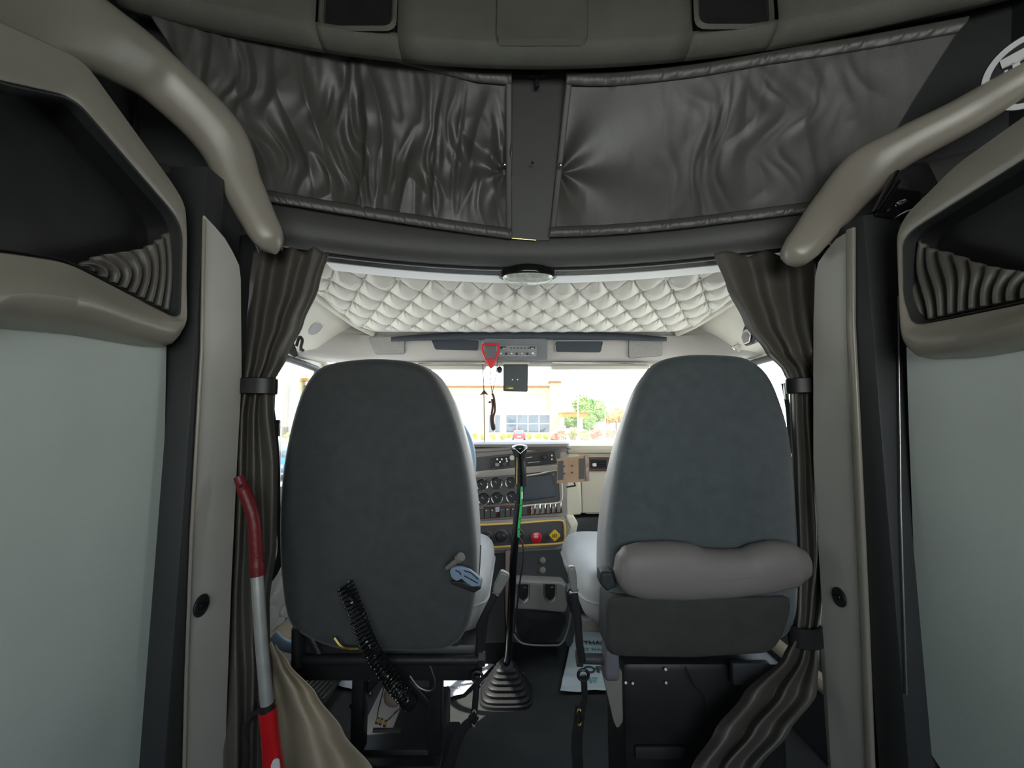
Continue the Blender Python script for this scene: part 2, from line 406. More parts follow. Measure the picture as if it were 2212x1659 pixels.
# tufted panel on the driver's door
def tuft(xo, sgn, dd):
    def f(u, v):
        y = 1.3 + .85 * u; z = .30 + .5 * v
        p = (y / .17 + z / .17); q_ = (y / .17 - z / .17)
        h = (abs(math.sin(math.pi * p)) * abs(math.sin(math.pi * q_))) ** .4 * .018
        return Vector((xo + sgn * (.004 + h), y, z))
    MB().grid(f, 120, 80).build('tufted_panel', 'leather', dd)
    k = 0
    for i in range(30):
        for j in range(30):
            y = .17 * (i / 2); z = .17 * (j / 2)
            if (i + j) % 2 == 0 and 1.33 < y < 2.12 and .33 < z < .78:
                MB().lathe((xo + sgn * .003, y, z), (sgn, 0, 0), [(0, .008), (.008, .014), (.013, .011), (.015, .004)], 14).build('button', 'leather', dd)
    MB().bx(xo, xo + sgn * .11, 1.35, 2.1, .245, .30, .02).build('armrest', 'khaki', dd)
tuft(-1.0, 1, dl); tuft(1.14, -1, dr)
# sloped windshield with frame and pillars
wz0, wz1, wy0, wy1 = 1.0, 1.47, 2.55, 2.18
ws = S('window_3', MB().loft([[Vector((-1.0, wy0, wz0)), Vector((1.14, wy0, wz0)), Vector((1.14, wy0 + .006, wz0)), Vector((-1.0, wy0 + .006, wz0))],
                              [Vector((-1.0, wy1, wz1)), Vector((1.14, wy1, wz1)), Vector((1.14, wy1 + .006, wz1)), Vector((-1.0, wy1 + .006, wz1))]]), 'glass')
for xx, nm in ((-1.01, 'trim_12'), (1.15, 'trim_13')):
    S(nm, MB().sweep([(xx, 2.6, .95), (xx, 2.18, 1.5)], superprof(.035, .035), (0, -1, -.5)), 'beige')
S('wall_front', MB().bx(-1.05, 1.19, 2.5, 2.6, -.05, 1.0), 'dashd')
S('trim_21', MB().bx(1.06, 1.14, 1.24, 2.3, 0, .52, .01), 'dark')
S('wall_left', MB().bx(-1.06, -1.0, 2.3, 2.6, -.05, 1.0), 'beige'); S('wall_right', MB().bx(1.14, 1.20, 2.3, 2.6, -.05, 1.0), 'beige')

# header beam bowing forward above the cab opening
def Yb(x): return 1.30 - .30 * (x - CL) ** 2
prof = [(.03, 1.83), (-.005, 1.80), (-.018, 1.775), (-.026, 1.73), (-.022, 1.69), (-.008, 1.667), (.012, 1.657), (.03, 1.66), (.035, 1.70)]
XS = [-1.0 + 2.3 * i / 70 for i in range(71)]
S('trim_14', MB().loft([[Vector((x, Yb(x) + dy, z)) for dy, z in prof] for x in XS]), 'beam')
S('trim_15', MB().loft([[Vector((x, Yb(x) + dy, z)) for dy, z in [(.028, 1.657), (.03, 1.648), (.055, 1.644), (.06, 1.652), (.058, 1.70), (.03, 1.70)]] for x in XS[11:-7]]), 'gloss')
S('trim_16', MB().loft([[Vector((x, Yb(x) + dy, z)) for dy, z in [(.062, 1.655), (.064, 1.643), (.095, 1.640), (.125, 1.640), (.130, 1.71), (.062, 1.71)]] for x in XS[13:-13]]), 'white')
# front face of the raised roof, behind the upper curtains
def Yt(x): return 1.12 - .23 * (x - CL) ** 2
S('wall_front', MB().loft([[Vector((x, Yb(x) + .08, 1.66)), Vector((x, Yt(x) + .11, 2.16)), Vector((x, Yt(x) + .11, 2.46)), Vector((x, Yt(x) + .15, 2.46)), Vector((x, Yb(x) + .12, 1.66))] for x in XS[:]]), 'dark')
# fill between beam ends and the walls
S('wall_front', MB().bx(-1.02, -.97, 1.0, 1.16, 1.6, 2.46), 'dark'); S('wall_front', MB().bx(1.22, 1.35, .9, 1.14, 1.6, 2.46), 'dark')

# moulded arches running from the roof down to the curtain
def arch(name, pts, m='arch'):
    """pts: (px, py, Y, half width in px, half depth in m)"""
    path = []; sc = []; ups = []
    cc = [P(p[0], p[1], p[2]) for p in pts]
    sp_ = spline(cc, 60)
    L = [0]
    for a, b_ in zip(cc, cc[1:]): L.append(L[-1] + (b_ - a).length)
    for i, p in enumerate(sp_):
        s = L[-1] * i / 59
        w_, d_, Yv = interp([(L[k], pts[k][3], pts[k][4], pts[k][2]) for k in range(len(pts))], s)
        path.append(p); e = min(i, 59 - i) / 2.5; tp = 1 if e >= 1 else math.sqrt(max(.02, 1 - (1 - e) ** 2))
        sc.append((w_ * Yv / FPX * tp, d_ * tp)); ups.append((EYE - p).normalized())
    return S(name, MB().sweep(path, superprof(1, 1, 28, 2.7), ups, sc), m, smooth=60)
arch('trim_17', [(-420, -160, .42, 170, .05), (-180, -70, .50, 140, .05), (20, -2, .60, 112, .05), (140, 42, .67, 92, .048), (240, 96, .74, 76, .045), (345, 168, .82, 62, .042), (470, 290, .90, 57, .045), (522, 400, .94, 44, .040), (572, 500, .97, 36, .035), (596, 548, .985, 24, .03)])
arch('trim_18', [(2450, 30, .70, 60, .045), (2200, 178, .80, 40, .042), (2080, 250, .86, 42, .042), (1950, 318, .92, 44, .042), (1870, 372, .96, 55, .042), (1800, 450, .99, 47, .040), (1735, 530, 1.01, 38, .035), (1700, 570, 1.02, 26, .03)])
# thin bright tubes standing in for the lit edges of the arches
S('trim_19', MB().tube([P(455, 345, .95), P(500, 430, .97), P(560, 545, 1.0)], .0025), 'steel')
S('trim_20', MB().tube([P(1895, 400, .985), P(1820, 480, 1.01), P(1720, 572, 1.03)], .0025), 'steel')

# ceiling console above the curtains, with its cubbies
t = thing('overhead_console', (CL, 1.0, 2.14), 'dull olive-grey moulded overhead console with two dark cubbies, across the top above the vinyl curtains', 'overhead console')
def Yc(x): return 1.02 - .16 * (x - CL) ** 2
def fascia(u, v):
    x = -.95 + 2.1 * u
    return None
cub = [(1500, 1652, -60, 92), (705, 852, -60, 72)]
xs = [P(px, 40, Yc(0))[0] for px in ()]
b = MB()
zz = [(2.46, .02), (2.20, .0), (2.155, .004), (2.138, .02), (2.132, .05), (2.14, .09)]
def xat(px, Y=1.0): return P(px, 40, Y).x
cx0, cx1, cx2, cx3 = xat(705), xat(850), xat(1502), xat(1650)
zc0, zc1 = P(780, 70, 1.0).z, 2.40
segs = [(-.93, cx0 - .012, False), (cx0 - .012, cx1 + .012, True), (cx1 + .012, cx2 - .012, False), (cx2 - .012, cx3 + .012, True), (cx3 + .012, 1.25, False)]
zc = zc0 - .004
for xa, xb_, hole in segs:
    n_ = 14
    rows = [(2.46, .02)] + ([] if hole else [(2.3, .005), (2.20, .0)]) if not hole else None
    if hole:
        b.loft([[Vector((x, Yc(x) + dy, z)) for z, dy in [(zc, .0), (2.155, .004), (2.142, .02), (2.136, .04), (2.14, .06)]] for x in [lerp(xa, xb_, i / n_) for i in range(n_ + 1)]], closed=False)
    else:
        b.loft([[Vector((x, Yc(x) + dy, z)) for z, dy in [(2.46, .0), (2.3, .0), (zc, .0), (2.155, .004), (2.142, .02), (2.136, .04), (2.14, .06)]] for x in [lerp(xa, xb_, i / n_) for i in range(n_ + 1)]], closed=False)
b.build('fascia', 'roof', t, solid=.004)
for xa, xb_ in ((cx0, cx1), (cx2, cx3)):
    xm = (xa + xb_) / 2; yy = Yc(xm) - .002; hw = (xb_ - xa) / 2
    out = poly([Vector((xa - .014, yy, 2.46)), Vector((xb_ + .014, yy, 2.46)), Vector((xb_ + .014, yy, zc0 - .014)), Vector((xa - .014, yy, zc0 - .014))], 80, .03)
    inn = poly([Vector((xa, yy, 2.45)), Vector((xb_, yy, 2.45)), Vector((xb_, yy, zc0)), Vector((xa, yy, zc0))], 80, .022)
    mid = [(p + q_) / 2 + Vector((0, -.008, 0)) for p, q_ in zip(out, inn)]
    MB().loft([out, mid, inn, [v + Vector((0, .10, 0)) for v in inn]], True, False, True).build('cubby', 'roof', t)
    MB().loft([[v + Vector((0, .012, 0)) for v in inn], [v + Vector((0, .016, 0)) for v in inn]]).build('cubby_dark', 'black', t, label='black sheet for the dark inside of the cubby')  # black sheet stands in for the shade inside the cubby
xa, xb_ = xat(1068), xat(1283); z0_ = P(1170, 84, 1.0).z; yy = Yc(CL)
o1 = poly([Vector((xa, yy, 2.46)), Vector((xb_, yy, 2.46)), Vector((xb_ - .012, yy, z0_)), Vector((xa, yy, z0_))], 80, .02)
o2 = [v + Vector((0, -.012, 0)) + (Vector(((xa + xb_) / 2, yy, 2.3)) - v).normalized() * .008 for v in o1]
MB().loft([o1, o2], True, False, True).build('centre_pad', 'roof', t)

# centre strip between the two upper curtains
def cloth_pt(px0, px1): pass
strip = [P(1103, 150, 1.125), P(1222, 150, 1.125), P(1200, 330, 1.19), P(1185, 520, 1.272), P(1098, 516, 1.272), P(1100, 330, 1.19)]
o1 = poly([P(1103, 140, 1.15), P(1225, 140, 1.15), P(1186, 520, 1.268), P(1098, 516, 1.268)], 60)
t = thing('centre_trim_panel', P(1140, 520, 1.26), 'flat grey-brown vertical trim strip between the two upper vinyl curtains', 'trim panel')
MB().loft([o1, [v + Vector((0, .008, 0)) for v in o1]]).build('strip', 'beam', t)
MB().box(P(1160, 160, 1.135), (.05, .012, .018), None, .004).box(P(1160, 178, 1.14), (.014, .012, .03), None, .003).build('hook', 'black', t, label='small black T-shaped hook')
MB().lathe(P(1150, 352, 1.19), (0, -1, 0), [(0, .004), (.004, .003)], 10).build('screw', 'black', t)
MB().tube([P(1098, 514, 1.26), P(1158, 519, 1.262)], .0016, 6).build('edge_tape', 'brass', t)
# ================================================================== UPPER CURTAINS
def upper_curtain(label, top, bot, snap, seed, folds, side):
    """top/bot: rows of (px,py,Y); snap (px,py)"""
    def onarc(px, py, fn, off):
        Y = 1.1
        for _ in range(12): Y = fn(P(px, py, Y).x) + off
        return P(px, py, Y)
    T = spline([onarc(p[0], p[1], Yt, 0) for p in top], 200); B = spline([onarc(p[0], p[1], Yb, -.045) for p in bot], 200)
    th = thing('vinyl_curtain', (B[0] + B[-1]) / 2, label, 'curtain')
    sn = P(*snap)
    nu, nv = 199, 120
    def base(i, v):
        p = T[i].lerp(B[i], v); p = p + Vector((0, .02 * math.sin(math.pi * v), 0)); return p
    def f(u, v):
        i = round(u * nu); p = base(i, v)
        x = p.x
        e = math.sin(math.pi * v) ** .7
        w1 = noise.noise(Vector((x * 15 + seed + .35 * math.sin(v * 4 + x * 9), v * .9, seed)))
        w2 = noise.noise(Vector((x * 24 + seed * 2 + 1.6 * noise.noise(Vector((x * 8, v * 3, seed))), v * 2.6, seed + 5)))
        w3 = noise.noise(Vector((x * 9, v * 9, seed + 9)))
        ridge = (1 - abs(w1) * 2.2)
        amp = folds(u)
        d = amp * e * (.026 * w1 + .012 * ridge * ridge * (1 if ridge > 0 else 0) + .010 * (1 - abs(w2) * 2.2) + .002 * w3)
        # pull towards the snap
        r = p - sn; rr = math.hypot(r.x, r.z); ang = math.atan2(r.z, r.x * (-side))
        rad = .012 * math.exp(-rr / .13) * (math.cos(ang * 5 + .7) ) * min(1, rr / .02)
        d += rad - .010 * math.exp(-rr / .25)
        # puckered hems
        hem = math.exp(-(v / .045) ** 2) + math.exp(-((1 - v) / .045) ** 2)
        d += hem * .0035 * noise.noise(Vector((u * 75, v * 4, seed))) * 2
        n = -p + EYE; n.normalize()
        return p + Vector((0, -1, -.25)) * d
    MB().grid(f, nu, nv).build('cloth', 'vinyl', th, solid=.0016, smooth=180)
    # hems: folded tubes at top, bottom and the free edge
    for nm, vv in (('top_hem', .035), ('bottom_hem', .965)):
        def h(u, v, vv=vv):
            i = round(u * nu); p = f(i / nu, vv); a = base(i, max(0, vv - .035)); c = base(i, min(1, vv + .035))
            q_ = a.lerp(c, v); pk = noise.noise(Vector((u * 90, 3, seed))) * .003 + noise.noise(Vector((u * 200, 7, seed))) * .0015
            return q_ + Vector((0, -1, -.2)) * (.004 + .0045 * math.sin(math.pi * v) + pk * math.sin(math.pi * v))
        MB().grid(h, 199, 8).build(nm, 'vinyl', th, solid=.0015, smooth=180)
    ei = nu if side < 0 else 0
    pts = [base(ei, v / 30) + Vector((side * .010, -.004, 0)) for v in range(31)]
    MB().sweep(pts, superprof(.009, .0022, 14), (0, -1, 0)).build('edge_hem', 'vinyl', th)
    c = P(snap[0], snap[1], (T[ei].lerp(B[ei], .55)).y - .012)
    MB().lathe(c, (0, -1, 0), [(0, .0065), (.003, .0065), (.005, .004), (.0055, .001)], 18).build('snap', 'chrome', th, label='small silver snap stud')
    return th
upper_curtain('charcoal vinyl curtain with deep wrinkles and a snap, left of the centre strip',
              [(300, -10, .885), (500, 30, .955), (700, 68, 1.02), (900, 118, 1.08), (1020, 148, 1.105), (1106, 156, 1.12)],
              [(560, 432, 1.12), (700, 456, 1.165), (850, 480, 1.205), (1000, 502, 1.235), (1106, 516, 1.245)], (1090, 355, 1.18), 3.1,
              lambda u: .55 + .6 * math.exp(-((u - .45) / .3) ** 2), -1)
upper_curtain('charcoal vinyl curtain, smoother, with a snap, right of the centre strip',
              [(1224, 156, 1.12), (1330, 158, 1.105), (1500, 140, 1.08), (1660, 112, 1.05), (1850, 82, .97), (2090, 38, .88)],
              [(1186, 512, 1.245), (1300, 508, 1.24), (1450, 496, 1.22), (1600, 478, 1.19), (1750, 458, 1.12), (1850, 440, 1.05)], (1211, 356, 1.18), 8.4,
              lambda u: .05 + .35 * math.exp(-((u - .62) / .22) ** 2), 1)

# ================================================================== SIDE CABINETS
def side_cabinet(label, xw, outer, inner, pleat_top, pleat_bot, sgn):
    """outlines are (px,py) on the plane x = xw"""
    O = poly([PX(x, y, xw) for x, y in outer], 140, .02); I = poly([PX(x, y, xw) for x, y in inner], 140, .02)
    # align the loops by angle
    c = sum(I, Vector()) / len(I)
    def ang(p): return math.atan2(p.z - c.z, p.y - c.y)
    def cast(loop, a):
        d = Vector((0, math.cos(a), math.sin(a))); best = None
        for i in range(len(loop)):
            p, q_ = loop[i] - c, loop[(i + 1) % len(loop)] - c
            den = d.y * (q_.z - p.z) - d.z * (q_.y - p.y)
            if abs(den) < 1e-9: continue
            s_ = (p.y * (q_.z - p.z) - p.z * (q_.y - p.y)) / den
            k = (p.y * d.z - p.z * d.y) / den
            if s_ > 0 and -1e-6 <= k <= 1 + 1e-6 and (best is None or s_ > best): best = s_
        return c + d * (best or .1)
    N = 240; A = [2 * math.pi * k / N for k in range(N)]
    Oc = [cast(O, a) for a in A]; Ic = [cast(I, a) for a in A]
    th = thing('side_cabinet', (xw, c.y, min(v.z for v in Oc)), label, 'cabinet')
    s = Vector((sgn, 0, 0)); back = -.13
    rings = []
    prof = [(0, back), (0, -.035), (.06, -.012), (.16, .006), (.30, .018), (.45, .022), (.60, .017), (.75, .007), (.88, .0), (.96, -.003), (1.0, -.012), (1.0, -.02)]
    for f_, d_ in prof: rings.append([o_.lerp(i_, f_) + s * (d_ * (.15 + 1.1 * max(0, -math.sin(a_)) ** 2) if d_ > 0 else d_) for o_, i_, a_ in zip(Oc, Ic, A)])
    MB().loft([[v + s * d_ for v in Ic] for d_ in (-.019, -.07)], True, False, False).build('liner', 'black', th)
    MB().loft(rings, True, False, False).build('frame', 'arch', th)
    MB().loft([[c + (v - c) * 1.0 + s * -.066 for v in Ic], [c + (v - c) * 1.0 + s * -.075 for v in Ic]]).build('back_panel', 'black', th)
    # inner lip
    MB().loft([[v + s * .002 for v in Ic], [c + (v - c) * .985 + s * .000 for v in Ic], [c + (v - c) * .985 - s * .02 for v in Ic], [v - s * .02 for v in Ic]], wrap=True).build('lip', 'dark', th)
    # gathered net pocket across the far corner
    T = spline([PX(x, y, xw - sgn * .025) for x, y in pleat_top], 161); B = spline([PX(x, y, xw - sgn * .025) for x, y in pleat_bot], 161)
    def pf(u, v):
        i = round(u * 160); p = T[i].lerp(B[i], v)
        w_ = math.sin(2 * math.pi * (9.5 * u + .45 * math.sin(3 * v + 1 + 4 * u)) + .7 * math.sin(5 * v + 7 * u))
        w_ = math.copysign(abs(w_) ** .55, w_)
        return p + s * (.009 * w_ * (.5 + .5 * v) + .006 * math.sin(math.pi * v))
    MB().grid(pf, 160, 40).build('gathered_pocket', 'curtain', th, solid=.0015, smooth=180)
    return th
side_cabinet('moulded grey side cabinet with black opening and gathered pocket, on the left wall', -.66,
             [(-560, 300), (-560, 770), (-200, 735), (0, 705), (200, 722), (340, 748), (396, 752), (404, 690), (406, 440), (380, 395), (185, 118), (100, 75), (-100, -20), (-400, -60)],
             [(-480, 330), (-480, 560), (-100, 536), (0, 538), (150, 562), (388, 690), (392, 500), (375, 462), (160, 212), (0, 178), (-200, 120), (-420, 100)],
             [(170, 572), (210, 553), (260, 545), (310, 535), (345, 515), (372, 490)], [(170, 575), (210, 596), (260, 622), (310, 649), (350, 668), (382, 684)], 1)
side_cabinet('moulded grey side cabinet with black opening and gathered pocket, on the right wall', .80,
             [(2780, 300), (2780, 640), (2500, 690), (2212, 748), (2080, 772), (1960, 778), (1944, 740), (1934, 500), (1950, 460), (2060, 345), (2212, 235), (2500, 20), (2700, -40)],
             [(2700, 330), (2700, 540), (2450, 590), (2212, 652), (1975, 702), (1955, 640), (1953, 520), (1975, 495), (2212, 345), (2450, 200), (2640, 110)],
             [(1978, 512), (2010, 535), (2060, 548), (2120, 570), (2180, 582), (2240, 590)], [(1978, 696), (2010, 690), (2060, 678), (2120, 664), (2180, 652), (2240, 640)], -1)

# black clip-on reading lamp beside the right arch
t = thing('clip_lamp', P(1940, 430, .90), 'black clip-on lamp bracket with a tiny chrome switch, under the right arch by the cabinet', 'lamp')
MB().box(P(1965, 400, .93), (.085, .05, .075), Matrix.Rotation(-.35, 3, 'Y'), .012).build('housing', 'black', t)
b = MB()
for k in range(4): b.sweep([P(1888 + k * 9, 458 + k * 1.5, .90), P(1935 + k * 4, 372 + k * 22, .905)], superprof(.0035, .008, 12), (0, -1, 0))
b.build('ribbed_clamp', 'gloss', t)
lp = [P(x, y, .895) for x, y in ((1888, 466), (1940, 402), (1992, 412), (1990, 466), (1930, 472))]
MB().pad(poly(lp, 50, .006), (0, 1, 0), .03, .004).build('foot', 'gloss', t)
MB().cyl(P(1937, 442, .885), P(1955, 434, .885), .0055, 14, .002).build('switch', 'chrome', t, label='tiny bright chrome switch')
MB().torus(P(1958, 470, .885), (0, .3, 1), .024, .0018, 24, 6).build('ring', 'chrome', t)

# round emblem cap hanging top right
c = P(2228, 152, .77); R_ = .068
cz = (EYE - c).normalized(); t = thing('round_emblem', c, 'round dark disc with pale ring and pale letter shapes, top right above the arch', 'emblem')
MB().lathe(c, cz, [(-.004, R_), (0, R_ + .001), (.002, R_)], 48).build('disc', 'black', t)
MB().lathe(c, cz, [(.0015, R_ * .82), (.0035, R_ * .83), (.0035, R_ * .98), (.0015, R_ * .99)], 60, False, False).build('ring', 'white', t, label='pale ring')
ex = Vector((0, 0, 1)).cross(cz).normalized(); ey = cz.cross(ex)
MB().loft([[c + cz * .003 + ex * (a * R_) + ey * (b_ * R_) for a, b_ in sh] for sh in ([(-.55, .62), (.3, .72), (.3, .5), (-.18, .42), (-.18, -.1), (-.36, -.1), (-.32, .42), (-.52, .38)],)] +
          [[c + cz * .005 + ex * (a * R_) + ey * (b_ * R_) for a, b_ in sh] for sh in ([(-.55, .62), (.3, .72), (.3, .5), (-.18, .42), (-.18, -.1), (-.36, -.1), (-.32, .42), (-.52, .38)],)]).build('letter', 'white', t, label='pale letter shape')
MB().loft([[c + cz * h + ex * (a * R_) + ey * (b_ * R_) for a, b_ in [(-.48, .3), (-.42, .3), (-.44, -.4), (-.60, -.5), (-.72, -.42)]] for h in (.003, .005)]).build('leaf_shape', 'white', t)

# ================================================================== TIED DIVIDER CURTAINS
def divider(label, rows, Y0, bands, folds, seed, m='curtain', part=None):
    ya, yb = rows[0][0], rows[-1][0]
    th = part or thing('divider_curtain', P((rows[-1][1] + rows[-1][2]) / 2, rows[-1][0], Y0), label, 'curtain')
    def f(u, v):
        py = lerp(ya, yb, v); L, R, amp, Yv = interp(rows, py)
        ph = seed + .8 * math.sin(v * 5 + seed)
        s_ = math.sin(2 * math.pi * folds * (u + .025 * math.sin(v * 9 + u * 7 + seed)) + ph)
        w_ = noise.noise(Vector((u * 3, v * 6, seed))) * .6
        p = P(lerp(L, R, u + .012 * math.sin(v * 14 + u * 11)), py + (6 * s_ if v < .02 else 0), Yv + amp * (s_ + w_))
        return p
    MB().grid(f, 150, 170).build('tail' if part else 'cloth', m, th, solid=.0018, smooth=180, label=label if part else None)
    for (px0, px1, py0, py1, Yv) in bands:
        c = P((px0 + px1) / 2, (py0 + py1) / 2, Yv); hw = (P(px1, py0, Yv) - P(px0, py0, Yv)).x / 2; hh = (P(px0, py0, Yv) - P(px0, py1, Yv)).z / 2
        pr = [(hw - .002, hh), (hw + .003, hh * .9), (hw + .0035, 0), (hw + .003, -hh * .9), (hw - .002, -hh)]
        MB().loft([[c + Vector((math.cos(a) * q_, math.sin(a) * (q_ * .62), z)) for a in [2 * math.pi * k / 40 for k in range(40)]] for q_, z in pr], True, False, False).build('tie_band', 'black', th, solid=.002, label='black elastic tie band')
    return th
dc = divider('dark taupe divider curtain tied back with a black band, left beside the driver seat',
        [(540, 548, 712, .014, 1.075), (620, 538, 690, .014, 1.065), (700, 532, 655, .014, 1.05), (770, 526, 620, .013, 1.03), (832, 520, 588, .013, 1.02), (900, 508, 590, .014, 1.02), (1000, 500, 600, .014, 1.02), (1180, 494, 598, .014, 1.03),
         (1300, 492, 582, .012, 1.03), (1390, 490, 582, .012, 1.03), (1450, 488, 588, .014, 1.02), (1659, 484, 590, .016, 1.0), (1900, 480, 600, .018, 1.0)], 1.02, [(513, 594, 818, 852, 1.02)], 3, 1.3)
divider('lower curtain end sweeping out over the floor, its light painted in as khaki',
        [(1392, 572, 596, .004, 1.035), (1430, 570, 622, .010, 1.03), (1500, 568, 682, .016, 1.03), (1580, 566, 742, .018, 1.03), (1659, 562, 806, .02, 1.03), (1760, 556, 850, .02, 1.03), (1900, 552, 880, .02, 1.03)], 1.03, [], 2.0, 4.2, 'khaki', dc)  # same taupe curtain, its lit end painted with a paler material
divider('dark taupe divider curtain tied back with two black bands, right beside the passenger seat',
        [(548, 1542, 1762, .012, 1.15), (620, 1568, 1760, .014, 1.14), (700, 1606, 1758, .015, 1.12), (760, 1652, 1762, .015, 1.10), (800, 1690, 1772, .010, 1.13), (834, 1706, 1777, .010, 1.135), (900, 1708, 1778, .011, 1.14), (1000, 1712, 1785, .012, 1.14),
         (1200, 1718, 1790, .012, 1.14), (1320, 1716, 1775, .011, 1.14), (1372, 1714, 1768, .010, 1.13), (1420, 1690, 1768, .012, 1.12), (1500, 1606, 1762, .016, 1.09), (1580, 1545, 1705, .016, 1.06), (1659, 1495, 1640, .016, 1.04), (1800, 1420, 1560, .014, 1.03), (1900, 1400, 1550, .014, 1.03)],
        1.07, [(1703, 1779, 818, 850, 1.135), (1708, 1773, 1350, 1394, 1.13)], 2.6, 2.2)
# ================================================================== QUILTED HEADLINER
t = thing('quilted_headliner', (CL, 1.7, 1.65), 'pale button-tufted vinyl headliner on the cab roof above the seats', 'headliner')
HA, HB = .058, .100
def hz(y): return lerp(1.656, 1.604, (y - 1.38) / .68)
def hf(u, v):
    x = lerp(-.75, .88, u); y = lerp(Yb(x) + .118, 2.05, v); e = min(1, max(0, (y - 1.93) / .12)); x = lerp(-.75 + .06 * e, .88 - .06 * e, u)
    cx = (x - CL) / HA; cy = (y - 1.40) / HB
    p = (cx + cy) / 2; q_ = (cx - cy) / 2
    h = (abs(math.sin(math.pi * p)) * abs(math.sin(math.pi * q_))) ** .42
    # radial pleats running into the buttons
    fx, fy = p - round(p), q_ - round(q_)
    ang = math.atan2(fy, fx); rr = math.hypot(fx, fy)
    h -= .22 * math.cos(ang * 9 + .6) * math.exp(-(rr / .24) ** 2)
    edge = min(1, (1 - v) * 6) * min(1, u * 25, (1 - u) * 25) * min(1, v * 10)
    sag = .008 * (1 - ((fy + fx)) ) * 0
    return Vector((x, y, hz(y) - edge * .036 * h))
MB().grid(hf, 460, 240).build('tufted_vinyl', 'quilt', t, smooth=180)
nodes = []
for i in range(-30, 31):
    for j in range(0, 40):
        if (i + j) % 2: continue
        x = CL + i * HA; y = 1.40 + j * HB
        if -.73 < x < .86 and Yb(x) + .13 < y < 2.035: nodes.append((y, x))
nodes.sort()
for k, (y, x) in enumerate(nodes[:100]):
    MB().lathe((x, y, hz(y) - .001), (0, -.35, -1), [(-.002, .010), (.004, .012), (.007, .010), (.009, .003)], 14).build('button', 'quilt', t)
if len(nodes) > 100:
    b = MB()
    for y, x in nodes[100:]: b.lathe((x, y, hz(y) - .001), (0, -.35, -1), [(0, .009), (.004, .010), (.007, .008), (.008, .002)], 10)
    b.build('button', 'quilt', t, kind='stuff')

# dome lamp on the header
c = P(1140, 594, 1.35)
t = thing('dome_lamp', c, 'oval clear-lens dome lamp on the header above the cab centre', 'ceiling lamp')
MB().loft([ell(c + Vector((0, 0, h)), (.098 * s_, 0, 0), (0, .05 * s_, 0), 48) for h, s_ in ((.02, 1.0), (.0, 1.0), (-.008, .97), (-.012, .88))], True, True, False).build('bezel', 'gloss', t)
MB().loft([ell(c + Vector((0, -.004, h)), (.086 * s_, 0, 0), (0, .045 * s_, 0), 48) for h, s_ in ((-.010, 1.0), (-.020, .92), (-.028, .7), (-.032, .3))], True, False, True).build('lens', mat('lamp_lens', (.60, .62, .56), .15, var=(60, .25), coat=.6), t, label='ribbed clear lens')
MB().torus(c + Vector((0, -.004, -.012)), (0, 0, 1), .01, .0015, 12, 6).build('rim', 'chrome', t)

# ================================================================== HEADER CONSOLE
YH = 2.07
t = thing('header_console', (CL, YH, 1.45), 'grey moulded header console above the windshield with speakers, cubbies and CB radio', 'overhead console')
def hx(px, py, d=0.): return P(px, py, YH - d)
z1_, z0_ = 1.602, 1.470
def hcon(x): 
    k = max(0, abs(x - CL) - .74) / .28
    return -.16 * k * k
prof = [(.03, 1.695), (.003, 1.695), (.002, z1_ - .006), (-.004, 1.59), (-.008, 1.54), (-.004, 1.485), (.006, 1.468), (.03, 1.458), (.12, 1.455), (.12, 1.695)]
MB().loft([[Vector((x, YH + dy + hcon(x), z)) for dy, z in prof] for x in [-1.0 + 2.14 * i / 60 for i in range(61)]]).build('shell', 'console', t)
MB().loft([[P(px, py, YH - .022) for px, py in zip([lerp(845, 1440, i / 40) for i in range(41)], [713 + 12 * ((i - 20) / 20) ** 2 * 1.3 for i in range(41)])],
           [P(px, py, YH - .03) for px, py in zip([lerp(845, 1440, i / 40) for i in range(41)], [733 + 4 * ((i - 20) / 20) ** 2 for i in range(41)])]], closed=False).build('shadow_slot', 'slot', t, solid=.004, label='dark strip along the top edge, painted in for the shadow gap')  # flat dark strip stands in for the shaded gap below the headliner
for px in ([(797, 729), (874, 727), (874, 764), (812, 765)], [(1358, 734), (1433, 731), (1430, 768), (1358, 774)]):
    lp = poly([hx(x, y, .010) for x, y in px], 60, .010)
    o = MB().pad(lp, (0, -1, 0), .006, .002).build('speaker_grille', mat('grille', (.40, .39, .375), .7, bump=(1500, 1.), var=(400, .2)), t)
    MB().tube(lp + [lp[0]], .0015, 6).build('grille_seam', 'slot', o)
for px in ([(930, 732), (1036, 734), (1034, 758), (940, 756)], [(1198, 736), (1304, 736), (1298, 762), (1200, 761)]):
    lp = poly([hx(x, y, .011) for x, y in px], 60, .010)
    o = MB().loft([lp, [v + Vector((0, .004, 0)) for v in lp]]).build('cubby', 'slot', t)
    MB().tube(lp + [lp[0]], .0022, 6).build('cubby_rim', 'console', o)
# dome of ledge under the console
MB().sweep([hx(780, 786, -.02), hx(1460, 788, -.02)], superprof(.012, .008), (0, -1, 0)).build('lower_lip', 'beige', t)
